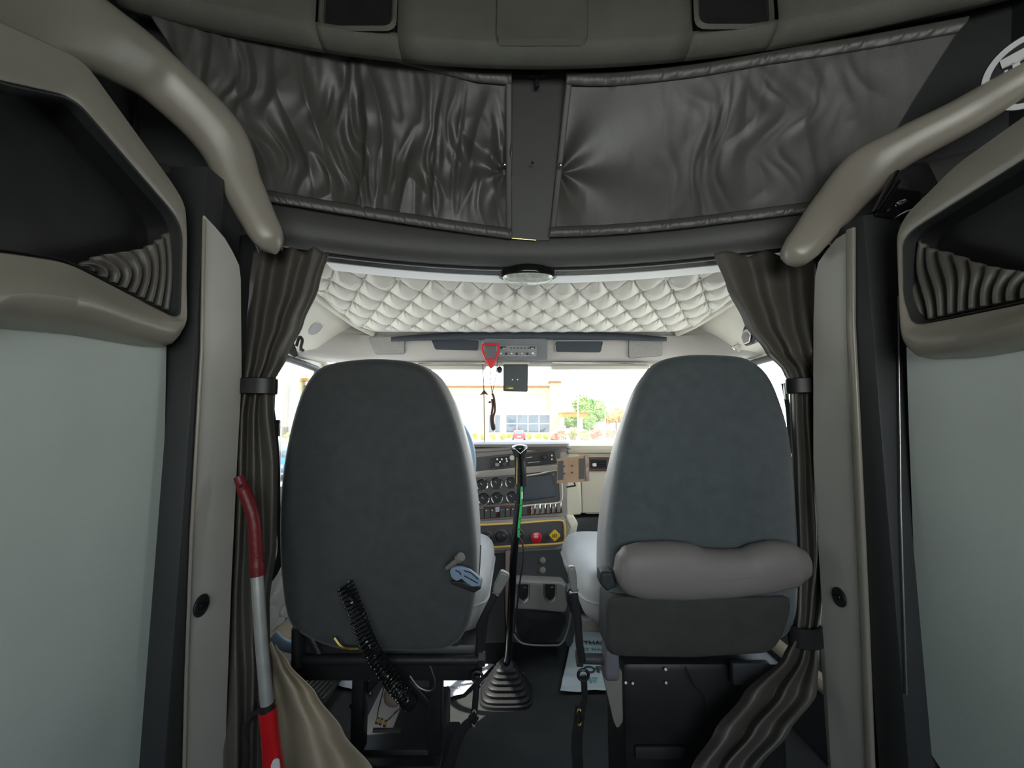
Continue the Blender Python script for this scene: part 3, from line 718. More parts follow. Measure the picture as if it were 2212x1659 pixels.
# CB radio
t = thing('cb_radio', hx(1130, 772, .02), 'grey CB radio with rows of small knobs, centred in the header console', 'radio')
lp = poly([hx(x, y, .014) for x, y in ((1046, 733), (1182, 733), (1182, 779), (1046, 779))], 60, .004)
MB().pad(lp, (0, -1, 0), .02, .003).build('housing', mat('radio_grey', (.17, .18, .20), .5, var=(9, .05)), t)
lp = poly([hx(x, y, .035) for x, y in ((1072, 746), (1160, 746), (1159, 770), (1072, 770))], 60, .003)
MB().pad(lp, (0, -1, 0), .003, .001).build('faceplate', mat('radio_face', (.25, .26, .27), .4, .3, var=(9, .05)), t)
for x, y in ((1087, 751), (1150, 751)): MB().box(hx(x, y, .042), (.028, .004, .012), None, .001).build('display', 'screen', t)
for i in range(6): MB().cyl(hx(1104 + i * 7.4, 752, .040), hx(1104 + i * 7.4, 752, .046), .0035, 10).build('push_button', 'dark', t)
for i in range(7): MB().cyl(hx(1082 + i * 11.4, 764, .038), hx(1082 + i * 11.4, 764, .052), .0062 if i < 6 else .009, 14, .001).build('knob', 'steel' if i % 2 == 0 else 'black', t)

# sun visors
for lab, x0, x1 in (('pale folded sun visor on the driver side, left of the black display', 900, 1052), ('pale folded sun visor on the passenger side, right of the black display', 1188, 1400)):
    t = thing('sun_visor', hx((x0 + x1) / 2, 800, 0), lab, 'sun visor')
    MB().box(hx((x0 + x1) / 2, 794, -.05), (hx(x1, 790).x - hx(x0, 790).x, .10, .022), Matrix.Rotation(.1, 3, 'X'), .010).build('flap', 'beige', t)
    MB().cyl(hx(x0 + 4, 784, .0), hx(x1 - 4, 785, .0), .005, 10).build('rod', 'chrome', t)

# black display hanging under the header
t = thing('hanging_display', hx(1114, 846, .02), 'flat black display unit hanging under the header centre, small gold plate', 'display')
lp = poly([hx(x, y, .03) for x, y in ((1087, 787), (1141, 787), (1140, 846), (1087, 845))], 60, .005)
MB().pad(lp, (0, 1, 0), .018, .003).build('case', mat('slate_case', (.035, .045, .05), .4, var=(9, .1)), t)
MB().box(hx(1101, 838, .032), (.040, .003, .011), None, .001).build('name_plate', 'brass', t, label='small gold plate')
for k in range(5): MB().box(hx(1094.5 + k * 3.4, 838, .034), (.004, .001, .005)).build('plate_mark', 'black', t)
for x in (1107, 1118): MB().cyl(hx(x, 820, .031), hx(x, 820, .034), .0035, 10).build('screw', 'steel', t)
MB().cyl(hx(1085, 785, .02), hx(1144, 785, .02), .008, 14).build('hinge_bar', 'beige', t)
MB().cyl(hx(1079, 796, .02), hx(1079, 802, .0), .014, 16, .003).build('camera_eye', 'black', t, label='round black camera eye beside the case')

# ================================================================== HANGING THINGS
# red hook with doubled cord and brown braid
t = thing('hanging_hook', hx(1060, 745, .05), 'red plastic triangular hook hanging at the header with cord and brown braided loop', 'hook')
YK = YH - .05
tri = spline([P(x, y, YK) for x, y in ((1043, 746), (1062, 744), (1077, 746), (1074, 768), (1064, 791), (1058, 791), (1046, 768))], 50, True)
MB().tube(tri + [tri[0], tri[1]], .0055, 8, False).build('hook', 'red', t)
MB().pad(poly([P(x, y, YK) for x, y in ((1051, 775), (1071, 775), (1063, 796), (1058, 796))], 30, .003), (0, -1, 0), .008, .002).build('tip', 'red', t)
MB().tube([P(1058, 795, YK), P(1059, 815, YK), P(1063, 850, YK)], .0018, 6).tube([P(1077, 760, YK), P(1071, 815, YK), P(1063, 850, YK)], .0018, 6).build('loop_line', 'ink', t)
MB().tube(spline([P(x, y, YK) for x, y in ((1063, 850), (1067, 860), (1069, 885), (1065, 905), (1068, 925), (1064, 927), (1061, 905), (1064, 880), (1063, 862))], 60), .0055, 8).build('braid', 'brown', t, label='dark brown braided loop')
MB().lathe(P(1058, 866, YK), (0, 0, -1), [(0, .002), (.006, .008), (.012, .002)], 12).build('bead', 'brown', t)
# string with arrowhead and turquoise end
t = thing('dangling_string', hx(1043, 790, .04), 'thin string with brown arrowhead bead and turquoise knotted end, hanging left of the braid', 'string')
MB().tube(spline([P(x, y, YH - .06) for x, y in ((1043, 786), (1045, 840), (1046, 900), (1047, 955))], 30), .0022, 6).build('thread', 'brown', t)
MB().tube(spline([P(x, y, YH - .06) for x, y in ((1047, 955), (1047, 985), (1045, 1003), (1040, 1020))], 20), .0035, 6).build('turquoise_end', 'cyan', t, label='turquoise knotted cord end')
MB().ball(P(1046, 1005, YH - .06), .007, 2).build('knot', 'cyan', t)
MB().loft([[P(x, y, YH - .066 + d) for x, y in ((1046, 842), (1056, 854), (1047, 851), (1036, 854))] for d in (0, .006)]).build('arrowhead', 'brown', t)

# speaker disc on the left upper side, hooks and lamp on the right
c = Vector((-.862, 1.80, 1.572)); nrm = Vector((.6, 0, -.8)) if False else Vector((.80, -.0, -.60))
t = thing('side_speaker', c, 'round grey speaker disc on the beige side moulding above the driver door', 'speaker')
MB().lathe(c, nrm, [(-.01, .042), (.003, .042), (.006, .038), (.004, .034), (.006, .02), (.007, .004)], 32).build('disc', mat('disc_grey', (.36, .36, .36), .6, var=(9, .05)), t)
c = PX(1632, 718, 1.03)
t = thing('side_lamp', c, 'faceted dark reading lamp with clear front on the beige moulding above the passenger door', 'lamp')
MB().pad(poly([c + Vector((0, a, b_)) for a, b_ in ((-.06, .0), (-.03, .05), (.03, .05), (.06, 0), (.03, -.045), (-.03, -.045))], 40, .01), (-1, 0, -.4), .035, .01).build('housing', 'dark', t)
MB().pad(poly([c + Vector((-.035, a, b_ - .015)) for a, b_ in ((-.035, .0), (-.02, .03), (.02, .03), (.035, 0), (.02, -.03), (-.02, -.03))], 40, .01), (-1, 0, -.4), .008, .003).build('lens', 'chrome', t)
c = PX(1597, 748, 1.05)
t = thing('coat_hook', c, 'small beige coat hook plate left of the faceted lamp', 'hook')
MB().pad(ell(c, (0, .016, 0), (0, 0, .024), 30), (-1, 0, -.4), .006, .003).build('plate', 'beige', t)
MB().tube(spline([c + Vector((-.006, 0, .01)), c + Vector((-.03, 0, 0)), c + Vector((-.02, 0, -.015))], 10), .004, 8).build('peg', 'chrome', t)
t = thing('coat_hook', P(652, 745, 1.75), 'black curved coat hook above the driver door window, beside the curtain', 'hook')
MB().tube(spline([P(x, y, 1.70) for x, y in ((640, 748), (647, 728), (653, 735), (650, 752), (656, 758), (648, 756))], 30), .006, 8).build('hook', 'black', t)
MB().loft([[P(x, y, 1.55 + d) for x, y in ((612, 736), (630, 727), (645, 768), (636, 772), (620, 760))] for d in (0, .02)]).build('clip', 'black', t)
MB().tube(spline([P(x, y, 1.5) for x, y in ((618, 765), (605, 788), (596, 812))], 12), .005, 6).build('strap', 'black', t)

# mirror bracket outside the driver's window
t = thing('mirror_bracket', P(603, 960, 2.0), 'slim grey mirror bracket bar outside the driver window', 'mirror')
MB().tube([P(604, 800, 2.1), P(604, 870, 2.1), P(603, 990, 2.1), P(600, 1060, 2.1)], .011, 10).build('bar', 'steel', t)
MB().tube([P(604, 812, 2.1), Vector((-1.05, 2.1, P(604, 812, 2.1).z))], .009, 8).build('arm', 'steel', t)
# ================================================================== SEATS
DN = Vector((0, 1, 0))
def shift(lp, d): return [v + Vector(d) for v in lp]
# ---- driver seat (left)
t = thing('truck_seat', (-.34, 1.45, 0), 'driver seat on the left with a plain charcoal fabric back and coiled hose below', 'seat', 'truck seats')
out = [(828, 776), (760, 779), (700, 792), (668, 825), (648, 870), (628, 945), (614, 1030), (609, 1110), (610, 1200), (616, 1270), (626, 1325), (650, 1362), (740, 1398), (860, 1402), (960, 1398), (1006, 1362), (1026, 1290), (1030, 1200), (1022, 1100), (1008, 1000), (988, 920), (965, 858), (935, 808), (895, 784)]
lp = shift(pspl(out, 1.16, 110), (0, -.03, 0))
MB().pad(lp, DN, .07, .030, .022, 0).build('backrest', 'seat', t, smooth=60)
out2 = [(828, 779), (760, 782), (702, 796), (672, 828), (653, 872), (633, 946), (620, 1030), (615, 1110), (616, 1200), (622, 1270), (640, 1330), (720, 1360), (860, 1366), (985, 1350), (1024, 1290), (1036, 1200), (1034, 1100), (1022, 1010), (1002, 925), (978, 860), (946, 810), (900, 786)]
MB().pad(shift(pspl(out2, 1.23, 110), (0, -.045, 0)), DN, .115, .045, 0, .02).build('back_cushion', 'leather', t, smooth=60)
MB().tube([v + Vector((0, .002, 0)) for v in pspl(out2, 1.236, 110)][2:78], .004, 6).build('piping', 'seat', t)
xl, xr = -.60, -.07
lp = poly([Vector((xl, 1.20, .56)), Vector((xr, 1.20, .56)), Vector((xr + .005, 1.70, .56)), Vector((xl, 1.70, .56))], 80, .08)
MB().pad(lp, (0, 0, 1), .17, .06, 0, .02).build('seat_cushion', 'leather', t, smooth=60)
MB().tube(shift(lp, (0, 0, .085))[:], .004, 6).build('cushion_piping', 'leather', t)
MB().bx(xl + .02, xr - .01, 1.16, 1.66, .47, .57, .02).build('pan', 'black', t)
b = MB()
b.sweep([P(648, 1350, 1.16), P(648, 1432, 1.16)], superprof(.014, .03), (0, -1, 0)).build('side_bracket', 'black', t)
MB().sweep([P(665, 1350, 1.17), P(700, 1420, 1.17)], superprof(.012, .02), (0, -1, 0)).build('side_bracket', 'black', t)
MB().box(P(740, 1385, 1.18), (.20, .03, .05), None, .008).build('side_bracket', 'black', t)
MB().box(P(975, 1395, 1.18), (.05, .03, .09), None, .006).build('side_bracket', 'black', t)
MB().cyl(P(640, 1425, 1.15), P(1045, 1425, 1.15), .013, 20, .002).build('cross_tube', 'rubber', t)
MB().cyl(P(1034, 1423, 1.15), P(1048, 1423, 1.15), .018, 6).build('tube_bolt', 'steel', t)
MB().cyl(P(634, 1426, 1.15), P(645, 1426, 1.15), .018, 6).build('tube_bolt', 'steel', t)
# suspension
for x in (778, 943):
    MB().box((P(x, 1500, 1.28) + Vector((0, 0, 0))), (.035, .05, .30), None, .006).build('suspension_post', 'black', t)
MB().bx(-.46, -.19, 1.22, 1.66, .0, .05, .008).build('base_plate', 'black', t)
MB().bx(-.47, -.22, 1.30, 1.60, .05, .21, .012).build('suspension_box', 'rubber', t)
MB().bx(-.46, -.20, 1.26, 1.31, .175, .195, .004).build('front_rail', 'black', t)
b = MB()
for a_, c_ in (((760, 1530), (835, 1440)), ((935, 1530), (850, 1440))): b.sweep([P(*a_, 1.3), P(*c_, 1.3)], superprof(.012, .006), (0, -1, 0))
b.build('scissor_arm', 'black', t)
c0 = P(852, 1478, 1.34)
MB().lathe(c0 + Vector((0, 0, .05)), (0, 0, -1), [(0, .018), (.01, .028), (.03, .031), (.045, .028), (.055, .02), (.065, .028), (.08, .031), (.095, .028), (.105, .018)], 28).build('air_bag', mat('tan_rubber', (.30, .23, .18), .5, var=(9, .15)), t, label='tan ribbed air bag')
# coiled hose
p0, p1, p2 = P(745, 1262, 1.085), P(800, 1400, 1.07), P(888, 1520, 1.12)
cen = spline([p0, P(768, 1320, 1.075), p1, P(850, 1475, 1.08), p2], 700); coil = []
for i, p in enumerate(cen):
    tt = (cen[min(i + 1, 699)] - cen[max(i - 1, 0)]).normalized(); u = tt.orthogonal().normalized()
    u = (Vector((0, 1, 0)) - tt * tt.y).normalized(); v = tt.cross(u); a_ = i / 700 * 2 * math.pi * 34
    coil.append(p + (u * math.cos(a_) + v * math.sin(a_)) * .019)
MB().tube(coil, .0025, 6).build('coiled_hose', 'gloss', t, label='glossy black coiled air hose')
b = MB()
b.tube(spline([P(x, y, 1.10) for x, y in ((722, 1378), (735, 1395), (750, 1402), (775, 1402))], 16), .004, 6)
b.build('cable', 'brass', t)
b = MB()
b.tube(spline([P(x, y, 1.16) for x, y in ((833, 1450), (828, 1490), (818, 1530), (814, 1556))], 20), .0018, 6)
b.tube(spline([P(x, y, 1.10) for x, y in ((780, 1378), (812, 1430), (845, 1475), (868, 1505), (872, 1522), (858, 1535), (838, 1555))], 30), .0022, 6)
b.tube(spline([P(x, y, 1.16) for x, y in ((885, 1460), (905, 1485), (930, 1492), (940, 1475), (932, 1445), (925, 1430))], 30), .0028, 6)
b.build('wire', 'steel', t)
b = MB()
for x, y in ((812, 1556), (820, 1558), (829, 1562)): b.cyl(P(x, y, 1.15), P(x + 6, y + 2, 1.15), .0075, 6, .001)
b.build('fitting', 'brass', t, label='small brass hose fittings')
MB().bx(P(806, 1578, 1.22).x, P(866, 1578, 1.22).x, 1.215, 1.222, P(806, 1580, 1.22).z, P(806, 1573, 1.22).z).build('rail_plate', 'steel', t)
# armrest end with slots and its release knob
lp = poly([P(x, y, 1.075) for x, y in ((971, 1236), (974, 1228), (986, 1224), (1000, 1226), (1016, 1232), (1034, 1246), (1041, 1256), (1038, 1266), (1022, 1268), (1004, 1257), (996, 1250), (986, 1256), (976, 1250))], 90, .004)
MB().pad(lp, (0, 1, 0), .012, .003).build('buckle_plate', 'blue', t, label='pale blue slotted plastic plate on the seat side')
b = MB()
for pts in (((1003, 1233), (1018, 1238), (1033, 1252)), ((1003, 1244), (1018, 1252), (1032, 1260)), ((984, 1232), (992, 1236), (996, 1242))): b.tube(spline([P(x, y, 1.0735) for x, y in pts], 12), .0014, 6)
b.build('slot', 'black', t)
MB().pad(poly([P(x, y, 1.09) for x, y in ((974, 1256), (1004, 1258), (1022, 1269), (1038, 1266), (1040, 1272), (1024, 1282), (1000, 1272), (974, 1262))], 50, .004), (0, 1, 0), .06, .004).build('buckle_body', 'black', t)
MB().cyl(P(966, 1227, 1.09), P(994, 1206, 1.06), .0065, 14, .001).cyl(P(990, 1208, 1.062), P(997, 1202, 1.052), .011, 18, .002).build('knob', 'dashb', t, label='small knob sticking out of the seat back')
MB().sweep(spline([P(x, y, 1.5) for x, y in ((590, 1372), (612, 1392), (650, 1402))], 12), superprof(.02, .008), (0, -1, 0)).build('side_lever', 'blue', t, label='slate blue curved lever at the seat edge')

# ---- passenger seat (right)
t = thing('truck_seat', (.49, 1.45, 0), 'passenger seat on the right with a slate fabric back and pale bolster across it', 'seat', 'truck seats')
out = [(1535, 767), (1470, 769), (1415, 785), (1385, 822), (1362, 880), (1342, 950), (1326, 1040), (1316, 1130), (1313, 1220), (1312, 1320), (1330, 1370), (1420, 1392), (1560, 1395), (1670, 1380), (1708, 1340), (1718, 1250), (1716, 1150), (1710, 1040), (1698, 940), (1676, 862), (1648, 805), (1605, 774)]
MB().pad(shift(pspl(out, 1.15, 110), (0, -.03, 0)), DN, .07, .030, .022, 0).build('backrest', 'seat2', t, smooth=60)
out2 = [(1530, 772), (1465, 776), (1412, 794), (1380, 832), (1355, 890), (1330, 965), (1310, 1050), (1298, 1130), (1294, 1200), (1298, 1290), (1330, 1330), (1420, 1350), (1560, 1355), (1650, 1340), (1690, 1290), (1700, 1200), (1700, 1100), (1690, 1000), (1672, 910), (1655, 860), (1630, 810), (1590, 780)]
MB().pad(shift(pspl(out2, 1.22, 110), (0, -.045, 0)), DN, .12, .045, 0, .02).build('back_cushion', 'leather', t, smooth=60)
tb = [(1326, 1228), (1336, 1196), (1352, 1180), (1382, 1172), (1450, 1169), (1495, 1173), (1522, 1184), (1560, 1187), (1605, 1186), (1632, 1175), (1668, 1168), (1708, 1170), (1736, 1186), (1748, 1212)]
bb = [(1326, 1234), (1336, 1266), (1352, 1282), (1390, 1293), (1470, 1295), (1560, 1290), (1640, 1282), (1706, 1268), (1736, 1248), (1748, 1220)]
L_ = []
for i in range(81):
    x = 1326 + 422 * (.5 - .5 * math.cos(math.pi * i / 80)); a_, b_ = interp(tb, x)[0], interp(bb, x)[0]
    top_, bot_ = P(x, a_, 1.07), P(x, b_, 1.07); mid_ = (top_ + bot_) / 2; h_ = (top_.z - bot_.z) / 2; k_ = min(1, h_ / .06) ** .6
    L_.append([mid_ + Vector((0, u_ * .042 * k_, v_ * h_)) for u_, v_ in superprof(1, 1, 32, 2.3)])
MB().loft(L_).build('bolster', 'bolster', t, smooth=60, label='taupe leather bolster across the seat back')
MB().tube(spline([P(x, y, 1.030) for x, y in ((1345, 1252), (1400, 1256), (1480, 1256), (1560, 1254), (1640, 1246), (1700, 1232))], 40), .0016, 6).build('bolster_seam', 'bolster', t)
MB().pad(poly([P(x, y, 1.08) for x, y in ((1298, 1236), (1326, 1236), (1334, 1268), (1312, 1280), (1296, 1262))], 40, .006), DN, .05, .008).build('bolster_bracket', 'dark', t)
xl, xr = .20, .78
lp = poly([Vector((xl, 1.19, .58)), Vector((xr, 1.19, .58)), Vector((xr, 1.72, .58)), Vector((xl - .01, 1.72, .58))], 80, .08)
MB().pad(lp, (0, 0, 1), .15, .06, 0, .02).build('seat_cushion', 'leather', t, smooth=60)
MB().tube(shift(lp, (-.002, 0, .075)), .004, 6).build('cushion_piping', 'leather', t)
box = [(1312, 1288), (1310, 1410), (1330, 1420), (1500, 1425), (1668, 1412), (1690, 1385), (1710, 1330), (1714, 1290)]
MB().pad(poly([P(x, y, 1.10) for x, y in box], 80, .02), DN, .10, .012, .004, 0).build('lower_back_cover', 'seatlow', t)
MB().pad(poly([Vector((.243, y, z)) for y, z in ((1.14, .61), (1.18, .60), (1.20, .55), (1.19, .50), (1.165, .475), (1.14, .49))], 60, .015), (1, 0, 0), .035, .008).build('side_shield', mat('mauve_grey_plastic', (.20, .19, .22), .5, var=(9, .05)), t)
MB().bx(.30, .74, 1.2, 1.42, .0, .50, .02).build('pedestal', 'black', t)
MB().pad(poly([P(x, y, 1.20) for x, y in ((1298, 1425), (1344, 1448), (1346, 1560), (1334, 1576), (1326, 1560), (1300, 1450))], 50, .006), DN, .012, .003).build('side_flap', 'dashb', t, label='grey tapered side flap')
MB().box(P(1620, 1452, 1.17), (.10, .02, .055), None, .004).build('rear_plate', 'dark', t)
for x, y in ((1352, 1475), (1367, 1476), (1439, 1475), (1438, 1446)): MB().cyl(P(x, y, 1.185), P(x, y, 1.195), .0035, 10).build('bolt', 'chrome', t)
MB().box(P(1425, 1625, 1.19), (.13, .01, .03), None, .003).build('floor_bracket', 'dark', t)
MB().tube(spline([P(x, y, 1.18) for x, y in ((1480, 1440), (1500, 1480), (1520, 1500), (1530, 1540))], 16), .0018, 6).build('wire', 'black', t)
lp = poly([P(x, y, 1.28) for x, y in ((1258, 1338), (1300, 1336), (1306, 1352), (1300, 1368), (1262, 1366))], 40, .006)
MB().pad(lp, DN, .04, .006).build('adjuster_knob', 'dashb', t)
b = MB(); b.pad(poly([P(x, y, 1.32) for x, y in ((1224, 1275), (1240, 1268), (1262, 1310), (1270, 1345), (1244, 1345), (1226, 1310))], 50, .008), DN, .05, .008); b.build('control_panel', 'black', t)
for i in range(5):
    MB().box(P(1234 + i * 4.0, 1282 + i * 13, 1.31), (.014, .006, .010), Matrix.Rotation(.4, 3, 'Y'), .002).build('control_button', 'steel', t)
# pale bracket bolt to the left
MB().cyl(P(1246, 1422, 1.18), P(1312, 1424, 1.18), .013, 18, .002).cyl(P(1245, 1422, 1.18), P(1258, 1422, 1.18), .020, 6).build('cross_tube', 'dashd', t)

# ================================================================== BELT BUCKLES AND TETHERS
def buckle(label, head, stalk, Y, ring):
    t = thing('seat_belt_buckle', P(*ring[-1], Y), label, 'buckle', 'seat belt buckles')
    lp = poly([P(x, y, Y) for x, y in head], 50, .007)
    MB().pad(lp, DN, .024, .006).build('buckle_head', mat('buckle_grey', (.27, .27, .25), .35, var=(9, .05)), t)
    MB().sweep([P(x, y, Y + .012) for x, y in stalk], superprof(.010, .005, 12), (0, -1, 0)).build('stalk', 'black', t)
    c = P(*ring[0], Y); MB().torus(c, (0, 1, 0), .013, .004, 20, 8).build('tether_ring', 'black', t)
    MB().sweep(spline([P(x, y, Y) for x, y in ring], 20), superprof(.008, .004, 12), (0, -1, 0)).build('tether_strap', 'black', t)
buckle('grey seat belt buckle on a slanting black stalk right of the driver seat', [(1082, 1233), (1101, 1242), (1100, 1252), (1078, 1288), (1064, 1282), (1066, 1268)], [(1070, 1284), (1052, 1320), (1036, 1352), (1036, 1400), (1034, 1438)], 1.14, [(1031, 1462), (1028, 1500), (1024, 1540), (1016, 1552)])
buckle('grey seat belt buckle standing upright left of the passenger seat', [(1226, 1226), (1242, 1224), (1246, 1240), (1248, 1278), (1238, 1282), (1232, 1272)], [(1240, 1280), (1246, 1330), (1252, 1395), (1258, 1430)], 1.12, [(1260, 1458), (1262, 1480), (1262, 1510), (1256, 1530)])
def hook_strap(label, pts, Y, w, hookpt, hm):
    t = thing('tether_strap', P(*pts[-1][:2], Y), label, 'strap', 'floor tether straps')
    MB().sweep(spline([P(x, y, Y) for x, y in pts], 40), superprof(w, .003, 12), (0, -1, 0)).build('webbing', 'black', t)
    c = P(*hookpt, Y - .012); MB().loft([[c + Vector((math.cos(a) * r_ * .6, d_, math.sin(a) * r_ * 1.7)) for a in [2 * math.pi * k / 24 for k in range(24)]] for r_, d_ in ((.009, 0), (.011, -.003), (.013, 0), (.011, .003))], wrap=True).build('hook_eye', hm, t)
hook_strap('black tether strap curling down to the floor from the driver seat buckle', [(1026, 1545), (1020, 1556), (1000, 1575), (984, 1610), (966, 1659), (955, 1700)], 1.14, .012, (1024, 1552), 'steel')
hook_strap('black tether strap with a bright metal eye under the passenger seat buckle', [(1254, 1525), (1250, 1560), (1246, 1610), (1250, 1680), (1252, 1720)], 1.12, .014, (1251, 1550), 'brass')
# shoulder belt hanging beside the driver seat
t = thing('shoulder_belt', P(590, 1240, 1.2), 'black shoulder belt hanging between left curtain and driver seat', 'seat belt')
MB().sweep(spline([P(x, y, 1.20) for x, y in ((580, 850), (592, 940), (597, 1020), (598, 1100), (607, 1160), (606, 1200), (594, 1232), (582, 1250))], 50), superprof(.011, .0025, 12), (0, -1, 0)).build('webbing', 'black', t)
MB().box(P(598, 925, 1.25), (.018, .012, .05), None, .004).build('guide', 'gloss', t)
t = thing('shoulder_belt', P(1712, 1240, 1.3), 'dark shoulder belt sliver between passenger seat top and right curtain', 'seat belt')
MB().sweep(spline([P(x, y, 1.25) for x, y in ((1693, 828), (1702, 880), (1706, 930), (1710, 980))], 20), superprof(.008, .0025, 12), (0, -1, 0)).build('webbing', 'ink', t)
MB().box(P(1698, 845, 1.24), (.012, .01, .05), None, .003).build('guide', 'steel', t)

# ================================================================== GEAR SHIFT
gs = PZ(1094, 1500, .02); YB = 1.72
t = thing('gear_shift', P(1094, 1518, YB), 'tall black gear shift lever with glossy knob, rising from a ribbed rubber boot', 'gear lever')
bot = P(1094, 1520, YB); bx_, by_ = .100, .09
rings = []
hz_ = .0; base = Vector((-.025, 1.89, 0)); 
prof = []
for k in range(6):
    s_ = 1 - .115 * k; z = .012 + .018 * k
    prof += [(s_, z), (s_ + .02, z + .005), (s_ + .02, z + .011), (s_ - .06, z + .017)]
prof += [(.36, .117), (.30, .130), (.18, .143), (.14, .148)]
sq = superprof(1, 1, 40, 4)
MB().loft([[base + Vector((a * s_ * bx_, b_ * s_ * by_, z)) for a, b_ in sq] for s_, z in [(1.12, .0), (1.12, .012), (1.04, .015)] + prof]).build('boot', 'rubber', t, label='ribbed rubber boot')
top = P(1126, 1045, 1.60); kn = P(1122, 965, 1.59)
lo = base + Vector((.0, -.01, .13))
MB().tube(spline([lo, P(1100, 1400, 1.82), P(1110, 1200, 1.65), top], 30), .0145, 14).build('lever', 'gloss', t)
ax = (kn - top)
MB().lathe(top, ax, [(-.01, .018), (0, .021), (ax.length * .3, .022), (ax.length * .6, .021), (ax.length * .78, .022), (ax.length * .88, .028), (ax.length * .96, .031), (ax.length * 1.02, .028), (ax.length * 1.05, .016)], 28).build('knob', 'gloss', t, label='glossy black shift knob')
MB().sweep([P(1111, 968, 1.565), P(1124, 980, 1.562), P(1138, 968, 1.565)], superprof(.0011, .001, 8), (0, -1, 0)).build('knob_mark', 'chrome', t)
MB().tube([P(1116, 1046, 1.577), P(1117, 968 + 20, 1.575)], .002, 6).build('knob_strip', 'brass', t)
MB().tube(spline([P(x, y, 1.585) for x, y in ((1127, 1045), (1126, 1080), (1124, 1110), (1121, 1135), (1120, 1160))], 20), .0042, 8).build('air_line', 'green', t, label='bright green air line')
b = MB()
for y, x in ((1091, 1124), (1120, 1122.5), (1142, 1120.5)): b.torus(P(x, y, 1.585), (0, 0, 1), .006, .0015, 12, 6)
b.build('cable_tie', 'black', t)
MB().tube(spline([P(x, y, 1.585) for x, y in ((1120, 1160), (1129, 1175), (1130, 1210), (1124, 1250), (1118, 1300), (1110, 1360))], 30), .003, 8).build('cable', 'rubber', t)
MB().box(P(1128, 1070, 1.58), (.006, .006, .025)).build('splitter_tab', 'white', t)

# ================================================================== DASHBOARD
def Yd(px): return 1.99 + (px - 1010) / 215 * .10
def D(px, py, off=0.): return P(px, py, Yd(px) - off)
YC = 2.0
t = thing('dashboard', (0, 2.1, .55), 'dashboard with taupe centre stack, round gauges, rocker switches and cream glove side', 'dashboard')
def dpoly(px, off, n=70, rad=.006): return poly([D(x, y, off) for x, y in px], n, rad)
def slab(px, off, th_, m, name, r=.003, rad=.006, par=None, **k):
    return MB().pad(dpoly(px, off, 70, rad), (0, 1, 0), th_, r, 0, 0).build(name, m, par or t, **k)
# main volumes
slab([(1000, 975), (1222, 966), (1226, 1108), (1225, 1186), (1000, 1200)], 0, .30, 'dashb', 'stack_body')
# hooded top
MB().loft([[Vector((x, y, z)) for y, z in ((2.0 + o_, 1.035), (1.97 + o_, 1.040), (1.965 + o_, 1.052), (1.99 + o_, 1.062), (2.2, 1.06), (2.52, 1.035), (2.52, .98), (2.1, .98))] for x, o_ in [(-.95, .0), (-.30, .0), (-.2, .0), (0.0, .015), (.15, .035), (.24, .06), (.27, .075), (.285, .12)]]).build('hood', 'dashb', t)
MB().sweep(spline([D(1002, 974, .01), D(1080, 970, .012), D(1160, 960, .012), D(1218, 962, .01), D(1236, 974, -.02)], 40), superprof(.010, .016), (0, -1, 0)).build('hood_edge', 'dashb', t)
# dark instrument strip
slab([(1018, 990), (1060, 985), (1210, 970), (1212, 1000), (1110, 1010), (1016, 1020)], .012, .01, 'dashd', 'instrument_strip')
slab([(1060, 990), (1101, 986), (1101, 1008), (1060, 1012)], .020, .01, 'black', 'vent_controls')
for x, y in ((1074, 992), (1084, 992), (1094, 991), (1080, 998), (1095, 996)): MB().cyl(D(x, y, .021), D(x, y, .026), .004, 10).build('indicator', 'steel', t)
MB().box(D(1074, 1004, .026), (.018, .008, .016), None, .003).build('toggle', 'dashb', t); MB().box(D(1090, 1003, .026), (.018, .008, .018), None, .003).build('toggle', 'dashd', t)
slab([(1062, 1010), (1100, 1007), (1100, 1011), (1062, 1014)], .021, .01, 'wood', 'wood_strip')
slab([(1132, 982), (1200, 974), (1204, 1000), (1132, 1008)], .020, .01, 'black', 'climate_panel')
MB().torus(D(1177, 988, .022), (0, 1, 0), .016, .002, 24, 6).cyl(D(1177, 988, .02), D(1177, 988, .034), .010, 18, .002).build('climate_dial', 'dark', t)
for x, y in ((1192, 984), (1192, 992)): MB().cyl(D(x, y, .021), D(x, y, .026), .0045, 12).build('indicator', 'white', t)
MB().sweep([D(1137, 989, .022), D(1150, 987, .022)], superprof(.0012, .001, 8), (0, -1, 0)).sweep([D(1140, 1000, .022), D(1166, 997, .022)], superprof(.0010, .001, 8), (0, -1, 0)).build('climate_mark', 'white', t)
MB().cyl(D(1106, 989, .015), D(1106, 989, .04), .012, 20, .003).build('dial_knob', 'cream', t)
